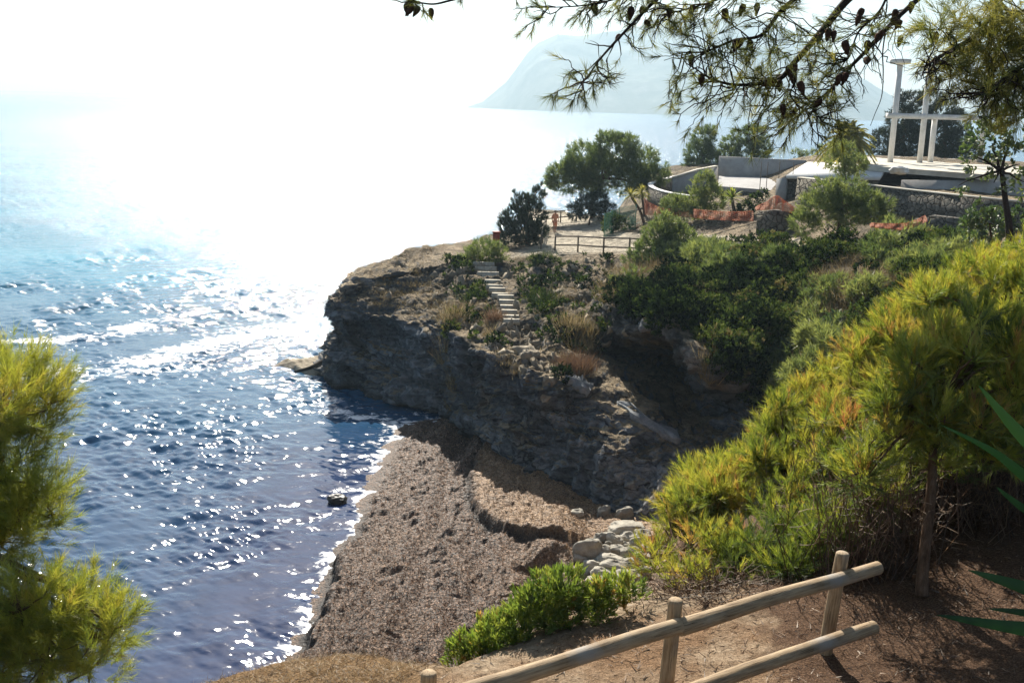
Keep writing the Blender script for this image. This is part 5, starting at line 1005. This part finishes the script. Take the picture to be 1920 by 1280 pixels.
# ------------------------------------------------------------------ villa under construction and the terrace walls
m, t, o = mat_new('rubble stone'); nb = NB(t); pp = nb.pos(); v1 = nb.voro(pp, 3.2, 'F1', 'Color'); e1 = nb.voro(pp, 3.2, 'DISTANCE_TO_EDGE'); n1 = nb.noise(pp, 5, 5)
cc = nb.mix(.5, nb.ramp(nb.n('SeparateColor', {0: v1}).outputs[0], [(.1, (.08, .075, .065)), (.5, (.15, .14, .12)), (.9, (.26, .24, .2))]), nb.ramp(n1, [(.3, (.07, .065, .055)), (.7, (.24, .22, .18))]))
cc = nb.mix(nb.mapr(e1, .0, .07), (.05, .045, .04), cc); t.links.new(nb.pbsdf(cc, .92, .15, nb.bump(nb.math('ADD', nb.mapr(e1, 0, .15), nb.math('MULTIPLY', n1, .5)), .9, .08)), o.inputs[0]); MAT['stone'] = m
def wall_strip(mb, tops, th, h, dn=None):
    """wall along top points (world), thickness towards away-from-camera, height(s) h"""
    P = np.asarray(tops, float); h = np.broadcast_to(h, (len(P),)); T = np.gradient(P*np.array([1, 1, 0]), axis=0); T = unit(T); nrm = np.stack([-T[:, 1], T[:, 0], 0*T[:, 0]], 1); sgn = np.sign((nrm*(P-EYE)).sum(1)).mean(); nrm *= sgn if sgn else 1
    lo = P.copy(); lo[:, 2] -= h; n = len(P); V = np.concatenate([lo, P, P+nrm*th, lo+nrm*th]); k = np.arange(4*n).reshape(4, n); F = []
    for a, c in ((0, 1), (1, 2), (2, 3), (3, 0)): F.append(np.stack([k[a][:-1], k[a][1:], k[c][1:], k[c][:-1]], -1))
    F.append(np.array([[k[0][0], k[1][0], k[2][0], k[3][0]], [k[0][-1], k[3][-1], k[2][-1], k[1][-1]]])); mb.add(V, np.concatenate(F)); return mb
def pt_at(px, py, d): return D(px, py, d)
def stone_wall(label, tops, h, th, cap, mat='stone', name='stone_wall', capmat='white', cat='wall', over=.05):
    root = thing(name, label, cat, tuple(np.asarray(tops[0])-W(0, 0, np.max(h)))); wall_strip(MB(), tops, th, h).part('masonry', MAT[mat], root)
    if cap: P = np.asarray(tops)+W(0, 0, cap); b = wall_strip(MB(), P+W(0, -over, .003), th+2*over, cap); b.part('coping', MAT['screed'], root)
    return root
# long retaining wall
stone_wall('long dark stone retaining wall with a thin pale coping line', [D(1494, 334, 68), D(1600, 345, 64.5), D(1700, 357, 61.5), D(1800, 368, 58.5), D(1960, 385, 54)], [2.6, 2.6, 2.6, 2.6, 2.6], .4, .07)
stone_wall('upper blue grey wall below the villa floor at the right edge', [D(1690, 338, 70), D(1760, 338, 69), D(1840, 338, 67), D(1960, 338, 64)], 2.2, .3, 0, 'concrete', 'concrete_wall')
stone_wall('low rubble stone wall under the tent shaped orange netting', [D(1420, 398, 63), D(1450, 394, 62.5), D(1490, 398, 62)], 2.0, .6, 0, name='rubble_wall')
stone_wall('rubble stone wall under the sagging orange netting at the right', [D(1715, 410, 56), D(1745, 404, 55.5), D(1800, 410, 54.5), D(1850, 415, 54)], 1.7, .6, 0, name='rubble_wall')
# concrete block wall and sloping parapet
root = thing('concrete_wall', 'tall plain grey concrete wall with its floor slab, left of the white roof', 'wall', tuple(D(1348, 350, 86)))
b = MB(); wall_strip(b, [D(1348, 293, 90), D(1425, 297, 89), D(1512, 301, 88)], .3, 2.6); b.part('wall', MAT['concrete'], root)
b = MB(); q = [D(1346, 349, 80), D(1402, 353, 79.5), D(1464, 358, 79), D(1512, 335, 87.6), D(1348, 330, 89.6)]; V = np.array(q+[p-W(0, 0, .25) for p in q]); n = 5; b.add(V, [[i, n+i, n+(i+1) % n, (i+1) % n] for i in range(n)]); b.add(V[:5], (), [[0, 1, 2], [0, 2, 3], [0, 3, 4]]); b.part('floor_slab', MAT['concrete'], root)
b = MB(); wall_strip(b, [p-W(0, 0, .254) for p in q[:3]], .3, 1.6); b.part('base_wall', MAT['stone'], root)
stone_wall('sloping grey parapet climbing to the tall concrete wall', [D(1266, 334, 84), D(1310, 320, 86), D(1346, 313, 88)], [1.9, 2.4, 2.4], .25, .1, 'concrete', 'concrete_wall')
# curved planter
pl = [D(1290, 388, 75.5), D(1255, 384, 75.2), D(1232, 376, 75.8), D(1221, 362, 77.5), D(1222, 352, 80), D(1245, 344, 82.5), D(1272, 336, 84.3)]
pl = catmull([p*np.array([1, 1, 0])+W(0, 0, 11.15+.3*i/6) for i, p in enumerate([Z(a, c, 11.15) for a, c in [(1300, 366), (1262, 362), (1236, 357), (1221, 351), (1222, 346), (1242, 341), (1270, 335)]])], 40)
def ring(path, w_, z0, z1):
    T = unit(np.gradient(path*np.array([1, 1, 0]), axis=0)); nr = np.stack([-T[:, 1], T[:, 0], 0*T[:, 0]], 1); a, c = path+nr*w_/2, path-nr*w_/2; n = len(path)
    A0 = a.copy(); A0[:, 2] += z0; A1 = a.copy(); A1[:, 2] += z1; C0 = c.copy(); C0[:, 2] += z0; C1 = c.copy(); C1[:, 2] += z1; V = np.concatenate([A0, A1, C1, C0]); k = np.arange(4*n).reshape(4, n)
    F = [np.stack([k[x][:-1], k[x][1:], k[y][1:], k[y][:-1]], -1) for x, y in ((0, 1), (1, 2), (2, 3), (3, 0))]; F.append(np.array([[k[0][0], k[1][0], k[2][0], k[3][0]], [k[0][-1], k[3][-1], k[2][-1], k[1][-1]]])); return V, np.concatenate(F)
root = thing('planter_wall', 'curved low planter wall with white coping above the orange netting', 'planter', tuple(pl[0]-W(0, 0, 1.5))); MB().add(*ring(pl, .35, -1.7, -.1)).part('masonry', MAT['stone'], root); MB().add(*ring(pl, .4, -.098, -.03)).part('coping', MAT['white'], root)
# white roofed stone store
root = thing('stone_store', 'low dark stone outbuilding with a flat white roof beside the concrete wall', 'outbuilding', tuple(D(1480, 400, 71)))
q = [D(1474, 329, 71), D(1650, 332, 69), D(1668, 306, 80), D(1514, 304, 82)]; V = np.array(q+[p-W(0, 0, .22) for p in q]); MB().add(V, [[0, 1, 2, 3], [4, 7, 6, 5], [0, 4, 5, 1], [1, 5, 6, 2], [2, 6, 7, 3], [3, 7, 4, 0]]).part('roof', MAT['white'], root)
b = MB(); wall_strip(b, [p-W(0, 0, .223)+W(.15, .25, 0) for p in (D(1474, 329, 71), D(1560, 330.5, 70), D(1648, 332, 69))], .4, 2.6); b.part('front_wall', MAT['stone'], root)
b = MB(); wall_strip(b, [p-W(0, 0, .223)+W(.2, .5, 0) for p in (q[3], q[0])], .4, 2.6); b.part('side_wall', MAT['stone'], root)
b = MB(); wall_strip(b, [D(1456, 335, 71.5), D(1474, 333, 71)], .3, 2.2); b.part('corner_pier', MAT['concrete'], root)
for px in (1424, 1436, 1458, 1484):
    p = D(px, 360, 72); tag(MB().tube([drop(p)-W(0, 0, .1), p+W(0, 0, 2.0)], .025, 6).solo('stake', MAT['woodgrey']), {1424: 'leftmost thin grey stake in front of the concrete floor slab', 1436: 'second thin grey stake from the left before the floor slab', 1458: 'thin grey stake at the left corner of the stone store', 1484: 'thin grey stake against the dark stone store front'}[px], 'stake', 'stakes on the building site')
# villa
root = thing('villa_frame', 'white villa frame of tall round pillars, ring beam and floor slab', 'building', tuple(Z(1730, 306, 13.4)-W(0, 0, .5)))
q = [Z(1630, 311, 13.55), Z(1720, 322, 13.4), Z(1850, 332, 13.4), Z(2000, 325, 13.55), W(48, 86, 13.55), W(28, 95, 13.55)]; q = [W(p[0], p[1], 13.55) for p in q]; n = 6; V = np.array(q+[p-W(0, 0, .35) for p in q]); b = MB(); b.add(V, [[i, n+i, n+(i+1) % n, (i+1) % n] for i in range(n)]); b.add(V[:6], (), [[0, 1, 2], [0, 2, 3], [0, 3, 4], [0, 4, 5]]); b.part('floor_slab', MAT['screed'], root)
PB = []
for px, py, up_ in [(1669, 304, 7.3), (1724, 305, 7.0), (1744, 304, 3.2), (1836, 306, 7.0)]:
    p = Z(px, py, 13.55); PB.append(p); MB().tube([p-W(0, 0, .05), p+W(0, 0, up_)], .21, 18).part('pillar', MAT['white'], root, True)
top = PB[0]+W(0, 0, 7.3); bb = MB(); bb.tube([top-W(0, 0, .25), top-W(0, 0, .18), top+W(0, 0, .12), top+W(0, 0, .16)], [.25, .72, .78, .7], 28); bb.part('pillar_cap', MAT['white'], root, True)
zb = 3.2; ln = [PB[0]+unit((PB[0]-PB[1])[None])[0]*.6, PB[0], PB[1], PB[3]+W(0, 0, 0)]
def beam(a, c, z0, hgt, w_):
    T = unit(((c-a)*np.array([1, 1, 0]))[None])[0]; nr = np.array([-T[1], T[0], 0]); V = np.array([a-nr*w_/2, a+nr*w_/2, c+nr*w_/2, c-nr*w_/2]); V = np.concatenate([V+W(0, 0, z0), V+W(0, 0, z0+hgt)]); return V, [[0, 3, 2, 1], [4, 5, 6, 7], [0, 1, 5, 4], [1, 2, 6, 5], [2, 3, 7, 6], [3, 0, 4, 7]]
bm = MB(); bm.add(*beam(ln[0], ln[2], zb, .38, .5)); bm.add(*beam(ln[2], ln[3], zb+.003, .374, .494)); bm.add(*beam(PB[2], PB[1]+W(.1, 0, 0), zb+.006, .368, .4)); bm.part('ring_beam', MAT['white'], root)
p = Z(1685, 324, 13.6); rock('plastic_sheet', 'crumpled white sacking heap on the villa floor edge', 'sacking', p, (1.0, .7, .4), 'white', rough=.6, seed=77, sink=.2)

# ------------------------------------------------------------------ orange safety netting
MAT['net'] = mat_leaf('orange plastic net', [(.1, (.55, .16, .06)), (.5, (.68, .25, .11)), (.9, (.76, .38, .22))], .5, .05)
def netting(label, top, bot, sag=.25, n=30, hole=True):
    """net between a top and a bottom polyline: a real lattice of straps"""
    T = catmull(top, n); B_ = catmull(bot, n); rows = 10; t = np.linspace(0, 1, rows)[:, None, None]; G = T[None]*(1-t)+B_[None]*t; G = G+np.array([0, -1, 0])*(.18*np.sin(np.arange(n)*1.1)[None, :, None]*np.sin(t*3.1)+.10*fbm(np.stack([np.arange(n)*.5+0*t[..., 0], 3*t[..., 0]+0*np.arange(n), 0*t[..., 0]+0*np.arange(n)], -1), 2)[..., None])
    b = MB()
    for r in range(rows): b.tube(G[r], .014, 4, False, .5+.2*RNG.normal())
    for c in range(n):
        b.tube(G[:, c], .016, 4, False, .5+.2*RNG.normal())
    for r in range(rows-1):
        for c in range(n-1):
            if (r+c) % 2 == 0: b.tube(np.array([G[r, c], G[r+1, c+1]]), .013, 3, False, .5)
    root = b.solo('safety_netting', MAT['net'], label, 'netting'); return root
dd = 71
netting('orange safety netting draped in a curve below the planter wall', [D(1208, 372, dd), D(1218, 380, dd), D(1236, 388, dd), D(1262, 393, dd), D(1300, 396, dd)], [D(1210, 402, dd-.8), D(1222, 403, dd-.8), D(1240, 404, dd-.8), D(1262, 404, dd-.8), D(1300, 408, dd-.8)])
dd = 67.5
netting('straight length of orange netting above the path bushes', [D(1300, 392, dd), D(1330, 395, dd), D(1370, 397, dd), D(1412, 396, dd)], [D(1302, 408, dd-.6), D(1330, 411, dd-.6), D(1370, 413, dd-.6), D(1412, 414, dd-.6)])
dd = 62
netting('orange netting hung up like a small tent over the rubble wall', [D(1416, 388, dd), D(1438, 378, dd), D(1456, 367, dd), D(1472, 377, dd), D(1492, 391, dd)], [D(1418, 394, dd-.5), D(1438, 393, dd-.5), D(1456, 392, dd-.5), D(1472, 396, dd-.5), D(1490, 401, dd-.5)])
dd = 53.5
netting('sagging band of orange netting under the long retaining wall', [D(1632, 418, dd), D(1660, 419, dd), D(1700, 418, dd), D(1735, 404, dd)], [D(1632, 426, dd-.4), D(1660, 428, dd-.4), D(1700, 430, dd-.4), D(1738, 415, dd-.4)])



# ================================================================== HAZE
def haze():
    b = MB(); b.box((0, 2600, 196), (16000, 6000, 400))
    m, t, o = mat_new('sea haze'); n = NB(t)
    v = n.n('VolumePrincipled', {'Color': (.6, .83, 1.0, 1), 'Density': HAZE, 'Anisotropy': .28})
    t.links.new(v.outputs[0], o.inputs['Volume'])
    b.solo('haze', m, kind='stuff')
HAZE = 2.3e-4
haze()
